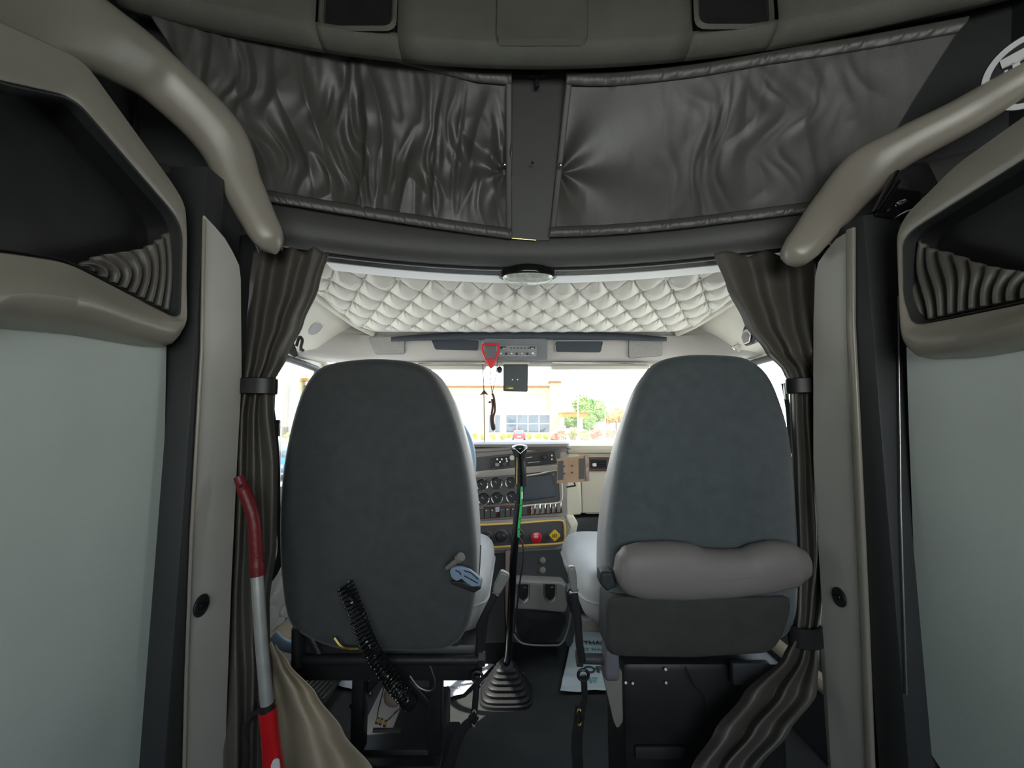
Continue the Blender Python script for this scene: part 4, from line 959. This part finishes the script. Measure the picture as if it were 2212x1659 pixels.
# silver-taupe panel with gauges
slab([(1022, 1019), (1112, 1010), (1206, 1003), (1209, 1015), (1112, 1026), (1020, 1032)], .024, .02, mat('satin_taupe', (.36, .34, .31), .3, .4, var=(9, .05)), 'bezel_top')
slab([(1020, 1030), (1116, 1024), (1116, 1086), (1024, 1093)], .018, .02, mat('gauge_panel', (.12, .11, .105), .35, .2, var=(9, .08)), 'gauge_panel')
for k, (x, y) in enumerate(((1042, 1047), (1073, 1043), (1104, 1042), (1045, 1077), (1074, 1075), (1106, 1073))):
    c = D(x, y, .022); r_ = .0285
    g = MB().lathe(c, (0, -1, 0), [(-.004, r_), (.008, r_ + .001), (.013, r_ - .001), (.011, r_ - .005), (.004, r_ - .008), (.004, r_ - .009)], 32, True, False).build('gauge', 'chrome', t, label='chrome ringed round gauge')
    MB().lathe(c, (0, -1, 0), [(.002, r_ - .006), (.0045, r_ - .007)], 28).build('dial_face', 'black', g)
    MB().sweep([c + Vector((0, -.0055, 0)), c + Vector((-.010, -.0055, .008))], superprof(.001, .0006, 8), (0, -1, 0)).build('needle', 'white', g)
# screen bay on the right
slab([(1128, 1026), (1206, 1013), (1210, 1080), (1200, 1088), (1128, 1092)], .012, .02, 'dashd', 'screen_surround')
slab([(1130, 1032), (1196, 1022), (1200, 1074), (1130, 1084)], .016, .01, 'screen', 'screen', label='dark display screen')
MB().tube(spline([D(x, y, .02) for x, y in ((1120, 1030), (1160, 1024), (1206, 1016), (1213, 1040), (1214, 1078), (1204, 1086), (1160, 1090), (1120, 1094))], 50), .004, 8).build('screen_trim', 'cream', t)
# rocker switches
slab([(1030, 1096), (1212, 1086), (1216, 1108), (1032, 1122)], .010, .02, 'wood', 'switch_panel')
for i in range(3): slab([(1034 + i * 13, 1101 - i * .6), (1045 + i * 13, 1100.4 - i * .6), (1045 + i * 13, 1120 - i), (1034 + i * 13, 1121 - i)], .020, .012, 'dashd', 'rocker_switch', .002, .002)
for i in range(5): slab([(1080 + i * 12, 1098 - i * .7), (1090 + i * 12, 1097 - i * .7), (1090 + i * 12, 1117 - i), (1080 + i * 12, 1118 - i)], .020, .012, 'dashd', 'rocker_switch', .002, .002)
slab([(1069, 1096), (1079, 1095), (1079, 1106), (1070, 1107)], .022, .01, mat('lilac_plate', (.45, .44, .52), .5, var=(9, .05)), 'switch_tag')
for i in range(6):
    x = 1147 + i * 11.3; slab([(x, 1092 - i * .9), (x + 6.5, 1091.5 - i * .9), (x + 6.5, 1111 - i), (x, 1112 - i)], .020, .012, 'dashb', 'rocker_switch', .002, .002)
    MB().sweep(spline([D(x + 8, 1090 - i * .8, .024), D(x + 8.6, 1100 - i * .8, .030), D(x + 10, 1112 - i, .024)], 8), superprof(.0022, .003, 10), (0, -1, 0)).build('switch_guard', 'chrome', t)
for i, x in enumerate((1051, 1064, 1085, 1097, 1109, 1121, 1149, 1161, 1184, 1196)): MB().cyl(D(x - 1, 1103 - i * .8, .022), D(x - 1, 1103 - i * .8, .0225 + .001), .0028, 3 if i % 3 == 2 else 10).build('switch_symbol', 'white', t)
# lower panel: knobs and brake valves
slab([(1015, 1128), (1218, 1116), (1224, 1124), (1224, 1172), (1214, 1180), (1015, 1194)], .030, .06, 'dashb', 'lower_panel', .006, .02)
slab([(1015, 1136), (1212, 1126), (1216, 1132), (1216, 1166), (1210, 1171), (1015, 1183)], .034, .02, 'dashd', 'valve_panel', .002, .012)
MB().tube(spline([D(x, y, .036) for x, y in ((1020, 1135), (1120, 1130), (1205, 1124), (1218, 1130), (1220, 1150), (1219, 1166), (1207, 1174), (1120, 1179), (1020, 1185))], 70), .005, 8).build('panel_rim', 'orange', t, label='rim around the valve panel, edge highlight painted in as amber')  # amber colour carries the bright highlight along the rim
for x, y in ((1050, 1161), (1082, 1158), (1118, 1156)):
    g = MB().lathe(D(x, y, .036), (0, -1, 0), [(-.002, .030), (.004, .030), (.006, .022), (.022, .020), (.026, .016), (.027, .004)], 28).build('climate_knob', 'black', t)
    MB().torus(D(x, y, .040), (0, -1, 0), .029, .0016, 30, 6).build('knob_ring', 'steel', g)
g = MB().lathe(D(1158, 1158, .038), (0, -1, 0), [(0, .010), (.02, .010), (.022, .026), (.032, .026), (.035, .021)], 8).build('trailer_valve', 'red', t, label='red octagonal brake knob')
for k in range(4): MB().box(D(1158, 1152 + k * 3.2, .0745), (.022 - .004 * (k % 2), .001, .0022)).build('knob_mark', 'paper', g)
c = D(1197, 1153, .038); g = MB().cyl(c, c + Vector((0, -.022, 0)), .009, 14).loft([poly([c + Vector((a * s_, -d_, b_ * s_)) for a, b_ in ((-.028, 0), (0, .028), (.028, 0), (0, -.028))], 40, .006) for d_, s_ in ((.022, .95), (.025, 1), (.032, 1), (.035, .93))]).build('parking_valve', 'yellow', t, label='yellow diamond brake knob')
for k in range(3): MB().sweep([c + Vector((-.008 + .008 * k, -.036, .008)), c + Vector((-.010 + .008 * k, -.036, -.008))], superprof(.0014, .0006, 8), (0, -1, 0)).build('knob_mark', 'black', g)
# bulged right end of the stack, glove side
MB().pad(poly([D(x, y, .01) for x, y in ((1222, 1112), (1240, 1114), (1250, 1132), (1246, 1152), (1232, 1164), (1222, 1166))], 50, .01), (0, 1, 0), .12, .02, .006).build('end_bulge', 'cream', t)
slab([(1222, 975), (1238, 972), (1252, 985), (1256, 1112), (1224, 1114)], -.02, .2, 'cream', 'stack_side', .01)
MB().loft([poly([P(x, y, 2.14) for x, y in ((1236, 966), (1560, 966), (1560, 1110), (1256, 1110))], 60, .01), poly([P(x, y, 2.40) for x, y in ((1236, 966), (1560, 966), (1560, 1110), (1256, 1110))], 60, .01)]).build('glove_side', 'cream', t)
MB().bx(.27, 1.13, 2.08, 2.52, 1.0, 1.045, .02).build('top_pad', 'cream', t)
MB().tube([P(1256, 1040, 2.135), P(1258, 1108, 2.135), P(1330, 1108, 2.135)], .0018, 6).build('panel_gap', 'wood', t)
MB().pad(poly([P(x, y, 2.13) for x, y in ((1270, 988), (1330, 988), (1330, 1018), (1270, 1018))], 40, .004), DN, .02, .003).build('vent_frame', 'wood', t)
v_ = MB().pad(poly([P(x, y, 2.126) for x, y in ((1276, 993), (1312, 993), (1312, 1012), (1276, 1012))], 40, .003), DN, .02, .002).build('vent', 'black', t)
for k in range(4): MB().box(P(1294, 996.5 + k * 4, 2.122), (.075, .01, .003), Matrix.Rotation(.4, 3, 'X')).build('vent_slat', 'dark', v_)
MB().box(P(1284, 1004, 2.118), (.02, .012, .018), None, .004).build('vent_tab', 'white', v_)
# under-dash
slab([(1000, 1192), (1102, 1190), (1092, 1300), (1092, 1390), (1000, 1390)], -.02, .3, 'dashd', 'knee_panel', .01)
slab([(1105, 1186), (1218, 1180), (1232, 1240), (1228, 1390), (1100, 1390)], .0, .28, 'dashd', 'console_body', .012, .02)
slab([(1092, 1188), (1106, 1186), (1104, 1300), (1098, 1390), (1092, 1330)], .02, .05, mat('pinkish_trim', (.36, .25, .21), .35, var=(9, .08)), 'console_edge', .004)
for y in (1210, 1231): MB().lathe(D(1172, y, .0), (0, -1, 0), [(0, .015), (.008, .014), (.012, .008)], 18).build('power_socket', 'dashb', t)
# cup holders and bin
cup = MB().pad(poly([D(x, y, .07) for x, y in ((1108, 1254), (1216, 1258), (1232, 1278), (1222, 1325), (1110, 1316))], 60, .01), (0, 1, 0), .09, .012).build('cup_tray', 'dashb', t)
for x in (1130, 1188):
    c = D(x, 1259, .04) 
    MB().torus(c, (0, -.25, 1), .034, .003, 30, 8).build('cup_rim', 'steel', cup)
    MB().tube(spline([D(x - 14, 1262, .078), D(x - 12, 1290, .082), D(x, 1302, .084), D(x + 12, 1290, .082), D(x + 14, 1262, .078)], 20), .0025, 8).build('cup_slot_rim', 'steel', cup)
    MB().pad(poly([D(x + a, 1262 + b_, .076) for a, b_ in ((-12, 0), (12, 0), (10, 28), (0, 36), (-10, 28))], 30, .006), (0, 1, 0), .01, .002).build('cup_opening', 'black', cup)
MB().pad(poly([D(x, y, .06) for x, y in ((1106, 1310), (1222, 1322), (1226, 1345), (1210, 1386), (1190, 1394), (1130, 1392), (1112, 1370))], 70, .02), (0, 1, 0), .10, .02, .006).build('storage_bin', 'black', t)
MB().tube(spline([D(x, y, .055) for x, y in ((1108, 1368), (1130, 1390), (1190, 1394), (1214, 1388), (1230, 1345), (1234, 1290))], 40), .004, 8).build('bin_rim', 'dashb', t)
slab([(1232, 1120), (1340, 1112), (1340, 1200), (1250, 1240), (1236, 1400), (1222, 1396), (1234, 1250)], -.05, .1, 'dashd', 'passenger_knee_panel', .01)

# steering wheel, mostly behind the driver seat
t = thing('steering_wheel', (-.39, 1.80, .95), 'steering wheel almost hidden by the driver seat, only its blue-grey rim edge showing', 'steering wheel')
c = P(842, 1008, 1.88); ax = Vector((0, -.85, .5)).normalized(); rr = P(1022, 1008, 1.88).x - c.x
MB().torus(c, ax, rr, .014, 60, 10).build('rim', 'blue', t)
MB().lathe(c, ax, [(-.03, .04), (-.01, .06), (.0, .06), (.006, .04)], 28).build('hub', 'black', t)
u_ = ax.orthogonal().normalized(); v_ = ax.cross(u_)
for k in range(3):
    a_ = math.pi / 2 + k * 2.094; e = u_ * math.cos(a_) + v_ * math.sin(a_)
    MB().sweep([c + e * .05, c + e * (rr - .005)], superprof(.014, .004, 12), ax).build('spoke', 'steel', t)
MB().cyl(c - ax * .02, c - ax * .30, .03, 20).build('column', 'black', t)

# brown card holder beside the stack
t = thing('card_phone_holder', P(1236, 1043, 1.9), 'brown cardboard-coloured holder plate with dark slots, right of the dash screen', 'phone holder')
def C(x, y, o=0.): return P(x, y, 1.88 + (x - 1236) * .0004 - o)
MB().loft([[C(x, y, 0) for x, y in ((1203, 991), (1264, 984), (1266, 1040), (1203, 1044))], [C(x, y, -.014) for x, y in ((1203, 991), (1264, 984), (1266, 1040), (1203, 1044))]]).build('plate', 'card', t)
MB().loft([[C(x, y, .004) for x, y in ((1264, 984), (1272, 983), (1273, 1039), (1266, 1040))], [C(x, y, -.03) for x, y in ((1264, 984), (1272, 983), (1273, 1039), (1266, 1040))]]).build('side_fold', mat('card_edge', (.34, .26, .22), .85, bump=(200, .4), var=(60, .35)), t)
for px in (((1206, 996), (1217, 995), (1217, 1036), (1206, 1037)), ((1252, 991), (1262, 990), (1262, 1034), (1252, 1035))):
    MB().loft([[C(x, y, .003) for x, y in px], [C(x, y, -.004) for x, y in px]]).build('slot', 'dashd', t)
for x, y in ((1219, 1007), (1219, 1023), (1236, 1006), (1236, 1021)): MB().cyl(C(x, y, .003), C(x, y, -.004), .004, 10).build('hole', 'dashd', t)
MB().tube([C(1240, 1042, -.02), C(1243, 1049, -.02), C(1225, 1052, -.1)], .004, 8).build('arm', 'black', t)

# ================================================================== ON THE FLOOR
def sheet(name, label, cat, corners, m, writing, wav=.004):
    t = thing(name, PZ(*corners[0], .01), label, cat)
    cc = [PZ(x, y, .012) for x, y in corners]
    def f(u, v):
        p = cc[3].lerp(cc[2], u).lerp(cc[0].lerp(cc[1], u), v)
        return p + Vector((0, 0, wav * (1 + noise.noise(p * 14) * 1.5) + wav * .5 * noise.noise(p * 40)))
    MB().grid(f, 40, 50).build('sheet', m, t, solid=.0006, smooth=180)
    ex = (f(1, .0) - f(0, .0)).normalized(); ey = (f(0, 0) - f(0, 1)).normalized()
    for s_, size, uu, vv, mm in writing:
        o_ = PZ(uu, vv, .012 + wav * 1.9 + .001)
        text(s_, size, o_, ex, ey, M[mm], t)
    return t
sheet('plastic_bag', 'flat white poly bag printed THANK and OPF, on the floor left of the passenger seat', 'bag', [(1210, 1495), (1312, 1495), (1320, 1352), (1240, 1352)], 'bag',
      [('THANK YOU', .044, 1262, 1391, 'ink'), ('IT HAS BEEN', .034, 1262, 1405, 'teal'), ('OPF', .070, 1262, 1452, 'ink'), ('IT', .05, 1274, 1474, 'teal')], .006)
sheet('paper_sheet', 'white printed paper lying on the floor right of the driver seat base', 'paper', [(960, 1512), (1000, 1500), (1068, 1437), (945, 1425)], 'paper',
      [('TOUCH QUIK', .020, 985, 1464, 'ink'), ('PRODUCT', .013, 964, 1484, 'ink')], .003)
sheet('paper_sheet', 'white paper under the driver seat, between the ribbed pedal and seat post', 'paper', [(732, 1482), (800, 1502), (814, 1440), (708, 1436)], 'paper', [], .003)
t = thing('foot_pedal', PZ(700, 1490, .03), 'dark foot pedal with bright diagonal metal ribs, lower left under the driver seat', 'pedal')
b = MB()
def q4(u, v, z): 
    A = [PZ(660, 1480, z), PZ(700, 1520, z), PZ(742, 1464, z), PZ(708, 1436, z)]
    return A[0].lerp(A[1], u).lerp(A[3].lerp(A[2], u), v)
b.loft([[q4(a, c_, z) for a, c_ in ((0, 0), (1, 0), (1, 1), (0, 1))] for z in (.02, .045)]).build('plate', 'dark', t)
for k in range(6): MB().sweep([q4((k + .6) / 6.4, .08, .048), q4((k + .6) / 6.4, .95, .048)], superprof(.006, .003, 12), (0, 0, 1)).build('rib', 'chrome', t)
t = thing('door_sill_plate', PZ(650, 1460, .02), 'bright scuffed step plate on the floor beside the driver door', 'step plate')
MB().loft([[PZ(x, y, z) for x, y in ((600, 1430), (640, 1490), (712, 1440), (660, 1405))] for z in (.002, .008)]).build('plate', 'alu', t)

# ================================================================== SNOW BRUSH
t = thing('snow_brush', P(590, 1700, .93), 'red-handled snow brush with a silver telescoping pole, leaning beside the left curtain', 'brush')
Yq = .93
MB().tube(spline([P(x, y, Yq) for x, y in ((516, 1030), (524, 1052), (541, 1095), (549, 1130), (553, 1180), (556, 1243))], 30), [.011] * 4 + [.0135] * 22 + [.015] * 4, 16).build('grip', 'dkred', t, label='dark red bent foam grip')
MB().ball(P(520, 1050, Yq - .012), .004, 1).build('hang_hole', 'black', t)
MB().tube([P(555, 1240, Yq), P(565, 1390, Yq), P(577, 1526, Yq)], .0125, 18).build('pole', 'alu', t, label='silver pole')
MB().tube([P(576, 1520, Yq), P(577, 1534, Yq)], .0155, 18).build('collar', 'black', t)
MB().sweep([P(578, 1532, Yq), P(584, 1590, Yq), P(590, 1650, Yq), P(600, 1760, Yq)], superprof(.017, .014, 20), (0, -1, 0), [(1, 1), (1, 1), (1.15, 1.05), (1.5, 1.1)]).build('lower_body', 'red', t, label='bright red plastic lower body')
MB().pad(poly([P(x, y, Yq - .017) for x, y in ((584, 1655), (590, 1640), (602, 1640), (608, 1700), (588, 1700))], 30, .005), DN, .004, .001).build('inset', 'white', t, label='white inset')
t = thing('black_cable', P(520, 1659, .95), 'dark looped cable hanging beside the red snow brush at the lower left', 'cable')
MB().tube(spline([P(x, y, .955) for x, y in ((566, 1536), (545, 1545), (530, 1580), (532, 1640), (520, 1720))], 20), .007, 10).build('cable', 'rubber', t)
# ================================================================== OUTSIDE
GZ = -1.30
def G(px, Y): r = ray(px, 900); return Vector((r.x / r.y * Y, Y, GZ))
S('ground', MB().bx(-260, 260, 3.6, 300, GZ - .1, GZ), mat('asphalt', (.30, .29, .28), .9, bump=(3, .2), var=(.4, .12)))
S('lawn', MB().bx(-90, 60, 52, 56.5, GZ, GZ + .06), mat('lawn_grass', (.30, .38, .08), .9, var=(.9, .3)))
S('ground', MB().bx(-90, 60, 56.5, 57.0, GZ, GZ + .15), mat('kerb', (.6, .58, .54), .9, var=(.9, .1)))
YS = 74.0
def at(px, py, Y=YS): return P(px, py, Y)
stucco = mat('cream_stucco', (.38, .33, .19), .9, var=(.3, .04)); ystucco = mat('yellow_stucco', (.27, .145, .02), .9, var=(.3, .06))
trimo = mat('terracotta_trim', (.17, .08, .03), .8, var=(1, .1)); win = mat('shop_glass', (.05, .07, .09), .08, var=(.5, .3), coat=.5); mul = mat('window_bar', (.5, .5, .5), .5, var=(1, .05))
t = thing('store_building', at(1150, 944), 'large cream store building beyond the parking lot, with wide window and terracotta caps', 'building')
def wbox(x0, x1, y0, y1, dy0, dy1, name, m, par=None, **k):
    a, c = at(x0, y1), at(x1, y0)
    return MB().bx(a.x, c.x, YS + dy0, YS + dy1, a.z, c.z).build(name, m, par or t, **k)
a = at(640, 837); c = at(1190, 833)
MB().bx(at(560, 900).x, at(1212, 900).x, YS, YS + 30, GZ, at(900, 836).z).build('wall', stucco, t)
wbox(640, 1190, 833, 837, -.25, 0, 'coping', trimo)
wbox(1188, 1213, 826, 958, -.8, 1, 'column', stucco); wbox(1184, 1211, 824, 828, -1.1, 1, 'column_cap', trimo)
def windw(x0, x1, y0, y1, nx, ny):
    f = wbox(x0, x1, y0, y1, -.08, .05, 'window', win); w = at(x1, 900).x - at(x0, 900).x
    for i in range(nx + 1):
        xx = at(x0, 900).x + w * i / nx; MB().bx(xx - .06, xx + .06, YS - .14, YS, at(x0, y1).z, at(x0, y0).z).build('window_bar', mul, f)
    for j in range(ny + 1):
        z = lerp(at(x0, y1).z, at(x0, y0).z, j / ny); MB().bx(at(x0, 900).x, at(x1, 900).x, YS - .14, YS, z - .05, z + .05).build('window_bar', mul, f)
windw(1093, 1188, 896, 935, 4, 2); windw(1056, 1081, 896, 935, 2, 1)
wbox(590, 622, 833, 960, -.6, .5, 'yellow_wing', ystucco); wbox(619, 627, 832, 960, -.9, .5, 'wing_trim', trimo)
wbox(627, 658, 824, 960, -.7, .5, 'column', stucco); wbox(624, 690, 818, 824, -1.2, .5, 'column_cap', ystucco)
for y0, y1 in ((866, 890), (903, 940)):
    YS -= .6; windw(592, 614, y0, y1, 2, 1); YS += .6
# drive-through canopy
t = thing('canopy', G(1240, 68), 'small yellow and orange drive-through canopy on white posts, right of the store', 'canopy')
a, c = P(1213, 905, 68), P(1271, 890, 68)
MB().bx(a.x, c.x, 68, 72, c.z - .75, c.z - .05).build('fascia', ystucco, t); MB().bx(a.x - .05, c.x + .05, 67.9, 72.1, c.z - .25, c.z).build('top_band', trimo, t)
for px in (1216, 1256): x = P(px, 900, 68).x; MB().bx(x - .25, x + .25, 68.3, 68.8, GZ, c.z - .7).build('post', stucco, t)

rnd = random.Random(4)
def leafy(name, label, cat, c, size, n, m, leaf, group=None, trunk=None, lump=5):
    t = thing(name, (c[0], c[1], GZ), label, cat, group)
    b = MB(); lob = [(Vector((rnd.uniform(-.5, .5), rnd.uniform(-.5, .5), rnd.uniform(-.5, .5))), rnd.uniform(.42, .62)) for _ in range(lump)]
    for k in range(n):
        o_, r_ = rnd.choice(lob); d = Vector((rnd.gauss(0, 1), rnd.gauss(0, 1), rnd.gauss(0, 1))).normalized()
        p = o_ * .9 + d * r_ * rnd.uniform(.75, 1.0); p = Vector((c[0] + p.x * size[0], c[1] + p.y * size[1], c[2] + p.z * size[2]))
        if p.z < GZ + .02: continue
        u = Vector((rnd.gauss(0, 1), rnd.gauss(0, 1), rnd.gauss(0, .6))).normalized(); v = u.orthogonal().normalized()
        s_ = leaf * rnd.uniform(.7, 1.3); vs = [b.bm.verts.new(p + q_) for q_ in (u * s_, v * s_ * .5, -u * s_, -v * s_ * .5)]; b.bm.faces.new(vs)
    for o_, r_ in lob: b.ball((c[0] + o_.x * size[0] * .9, c[1] + o_.y * size[1] * .9, c[2] + o_.z * size[2] * .9), r_ * .8, 2, size)
    b.build('foliage', m, t, smooth=0)
    if trunk: MB().tube([(c[0], c[1], GZ), (c[0] + .1, c[1], c[2])], [trunk, trunk * .6], 10).build('trunk', 'brown', t)
    return t
gr = mat('green_leaves', (.16, .26, .06), .7, var=(1.5, .5)); og = mat('autumn_leaves', (.50, .26, .08), .7, var=(1.5, .5)); yg = mat('lime_leaves', (.42, .44, .06), .7, var=(1.5, .35)); rd = mat('red_shrub_leaves', (.50, .12, .06), .7, var=(1.2, .8)); mx_ = mat('olive_shrub_leaves', (.30, .27, .08), .7, var=(1.2, .7))
def tr(px, py, Y, w, h, **k):
    c = P(px, py, Y); return dict(c=(c.x, Y, c.z), size=(w, w, h))
for px, py, w, h, m, lab, Y, n in ((1277, 893, 4.2, 4.2, gr, 'big green tree right of the store, behind the lamp post', 82, 2600), (1240, 910, 3.2, 2.8, gr, 'low green tree behind the canopy, nearest the store', 99, 1400), (1330, 903, 3.8, 3.4, og, 'orange-leaved autumn tree at the right, beside the passenger seat top', 92, 1500), (1258, 900, 1.8, 2.4, gr, 'slim green tree rising over the canopy roof', 108, 900)):
    d = tr(px, py, Y, w, h); leafy('tree', lab, 'tree', d['c'], d['size'], n, m, .28, 'trees beyond the parking lot', .2)
bs = [(1008, 'round lime hedge bush nearest the driver seat'), (1025, 'round lime hedge bush left of the hanging cords'), (1041, 'round lime hedge bush behind the hanging cords'), (1064, 'wide lime hedge bush right of the hanging cords'), (1084, 'lime hedge bush left of the red car, nearest but one'), (1100, 'lime hedge bush touching the red car on its left'), (1142, 'lime hedge bush right of the red car'), (1161, 'lime hedge bush left of the white car, nearer the red one'), (1178, 'lime hedge bush left of the white car, nearest it'), (618, 'lime bush at the foot of the yellow store wing')]
for px, lab in bs:
    c = P(px, 941, 64); leafy('hedge_bush', lab, 'bush', (c.x, 64, GZ + .5), (.55, .55, .6), 240, yg, .14, 'hedge bushes in front of the store', None, 4)
for px, m, lab in ((1205, rd, 'reddish mixed shrub behind the white car'), (1236, mx_, 'olive shrub left of the lamp post foot'), (1262, mx_, 'olive shrub right of the lamp post foot'), (1288, rd, 'red-leaved shrub right of the lamp post'), (1314, rd, 'red-leaved shrub farthest right beside the passenger seat')):
    Ys = 60 if px in (1205, 1262, 1314) else 61.9; c = P(px, 938, Ys); leafy('shrub', lab, 'bush', (c.x, Ys, GZ + .8), (1.25, .8, 1.1), 520, m, .17, 'shrubs along the lawn edge', None, 5)
for px, y0, lab, Y in ((1247, 798, 'tall grey lamp post rising between the store and the trees', 57), (1307, 884, 'short pale lamp post right of the green tree', 75)):
    t = thing('lamp_post', G(px, Y), lab, 'lamp post'); tp = P(px, y0, Y); b_ = Vector((tp.x, Y, GZ))
    MB().tube([b_, tp], [.11, .07], 12).build('pole', mul, t); MB().cyl(b_, b_ + Vector((0, 0, .7)), .3, 16, .04).build('footing', stucco, t)
    MB().box(tp + Vector((.5, 0, .05)), (1.0, .3, .14), None, .04).build('lamp_head', mul, t)
def car(label, px, Y, m, wd=1.85, hh=1.5, rot=0.):
    o_ = G(px, Y); t = thing('car', o_, label, 'car', None)
    R_ = Matrix.Rotation(rot, 3, 'Z')
    def V(x, y, z): return o_ + R_ @ Vector((x, y, z))
    L_ = 4.5; w = wd / 2
    st = [(-.0, .45, .80, .92), (.08, .35, .95, .99), (.6, .30, 1.0, 1.0), (2.2, .28, .98, 1.0), (3.6, .30, .92, .99), (4.35, .35, .80, .95), (4.5, .45, .68, .88)]
    MB().loft([[V(a * w * s_, y, lerp(z0, z1, (b_ + 1) / 2)) for a, b_ in superprof(1, 1, 24, 4)] for y, z0, z1, s_ in st]).build('body', m, t)
    cb = [(.15, .9, .98, .86), (.45, .9, 1.30, .80), (1.0, .9, hh, .78), (2.2, .9, hh, .78), (3.1, .9, 1.0, .84)]
    MB().loft([[V(a * w * (s_ if b_ > 0 else .92), y, lerp(z0, z1, (b_ + 1) / 2)) for a, b_ in superprof(1, 1, 24, 5)] for y, z0, z1, s_ in cb]).build('cabin', m, t)
    MB().loft([[V(a, y, z) for a, y, z in ((-w * .68, .16, 1.0), (w * .68, .16, 1.0), (w * .62, .42, 1.28), (-w * .62, .42, 1.28))], [V(a, y, z) for a, y, z in ((-w * .68, .19, 1.0), (w * .68, .19, 1.0), (w * .62, .45, 1.28), (-w * .62, .45, 1.28))]]).build('rear_window', win, t)
    for s_ in (-1, 1):
        MB().box(V(s_ * w * .78, .0, .78), (.28, .1, .16), R_, .02).build('tail_lamp', 'red', t)
        for y in (.85, 3.6): MB().cyl(V(s_ * (w - .22), y, .32), V(s_ * (w - .0), y, .32), .32, 20, .03).build('wheel', 'rubber', t)
    MB().box(V(0, -.03, .62), (.5, .04, .14), R_, .01).build('number_plate', 'white', t)
car('small red car parked in front of the store window', 1121, 58, 'red')
car('white car half hidden by shrubs, right of the red car', 1211, 63.5, 'white')
car('blue car outside the driver door window, left of the driver seat', 604, 18, mat('car_blue', (.08, .25, .45), .3, var=(3, .05), coat=.6), rot=.2)
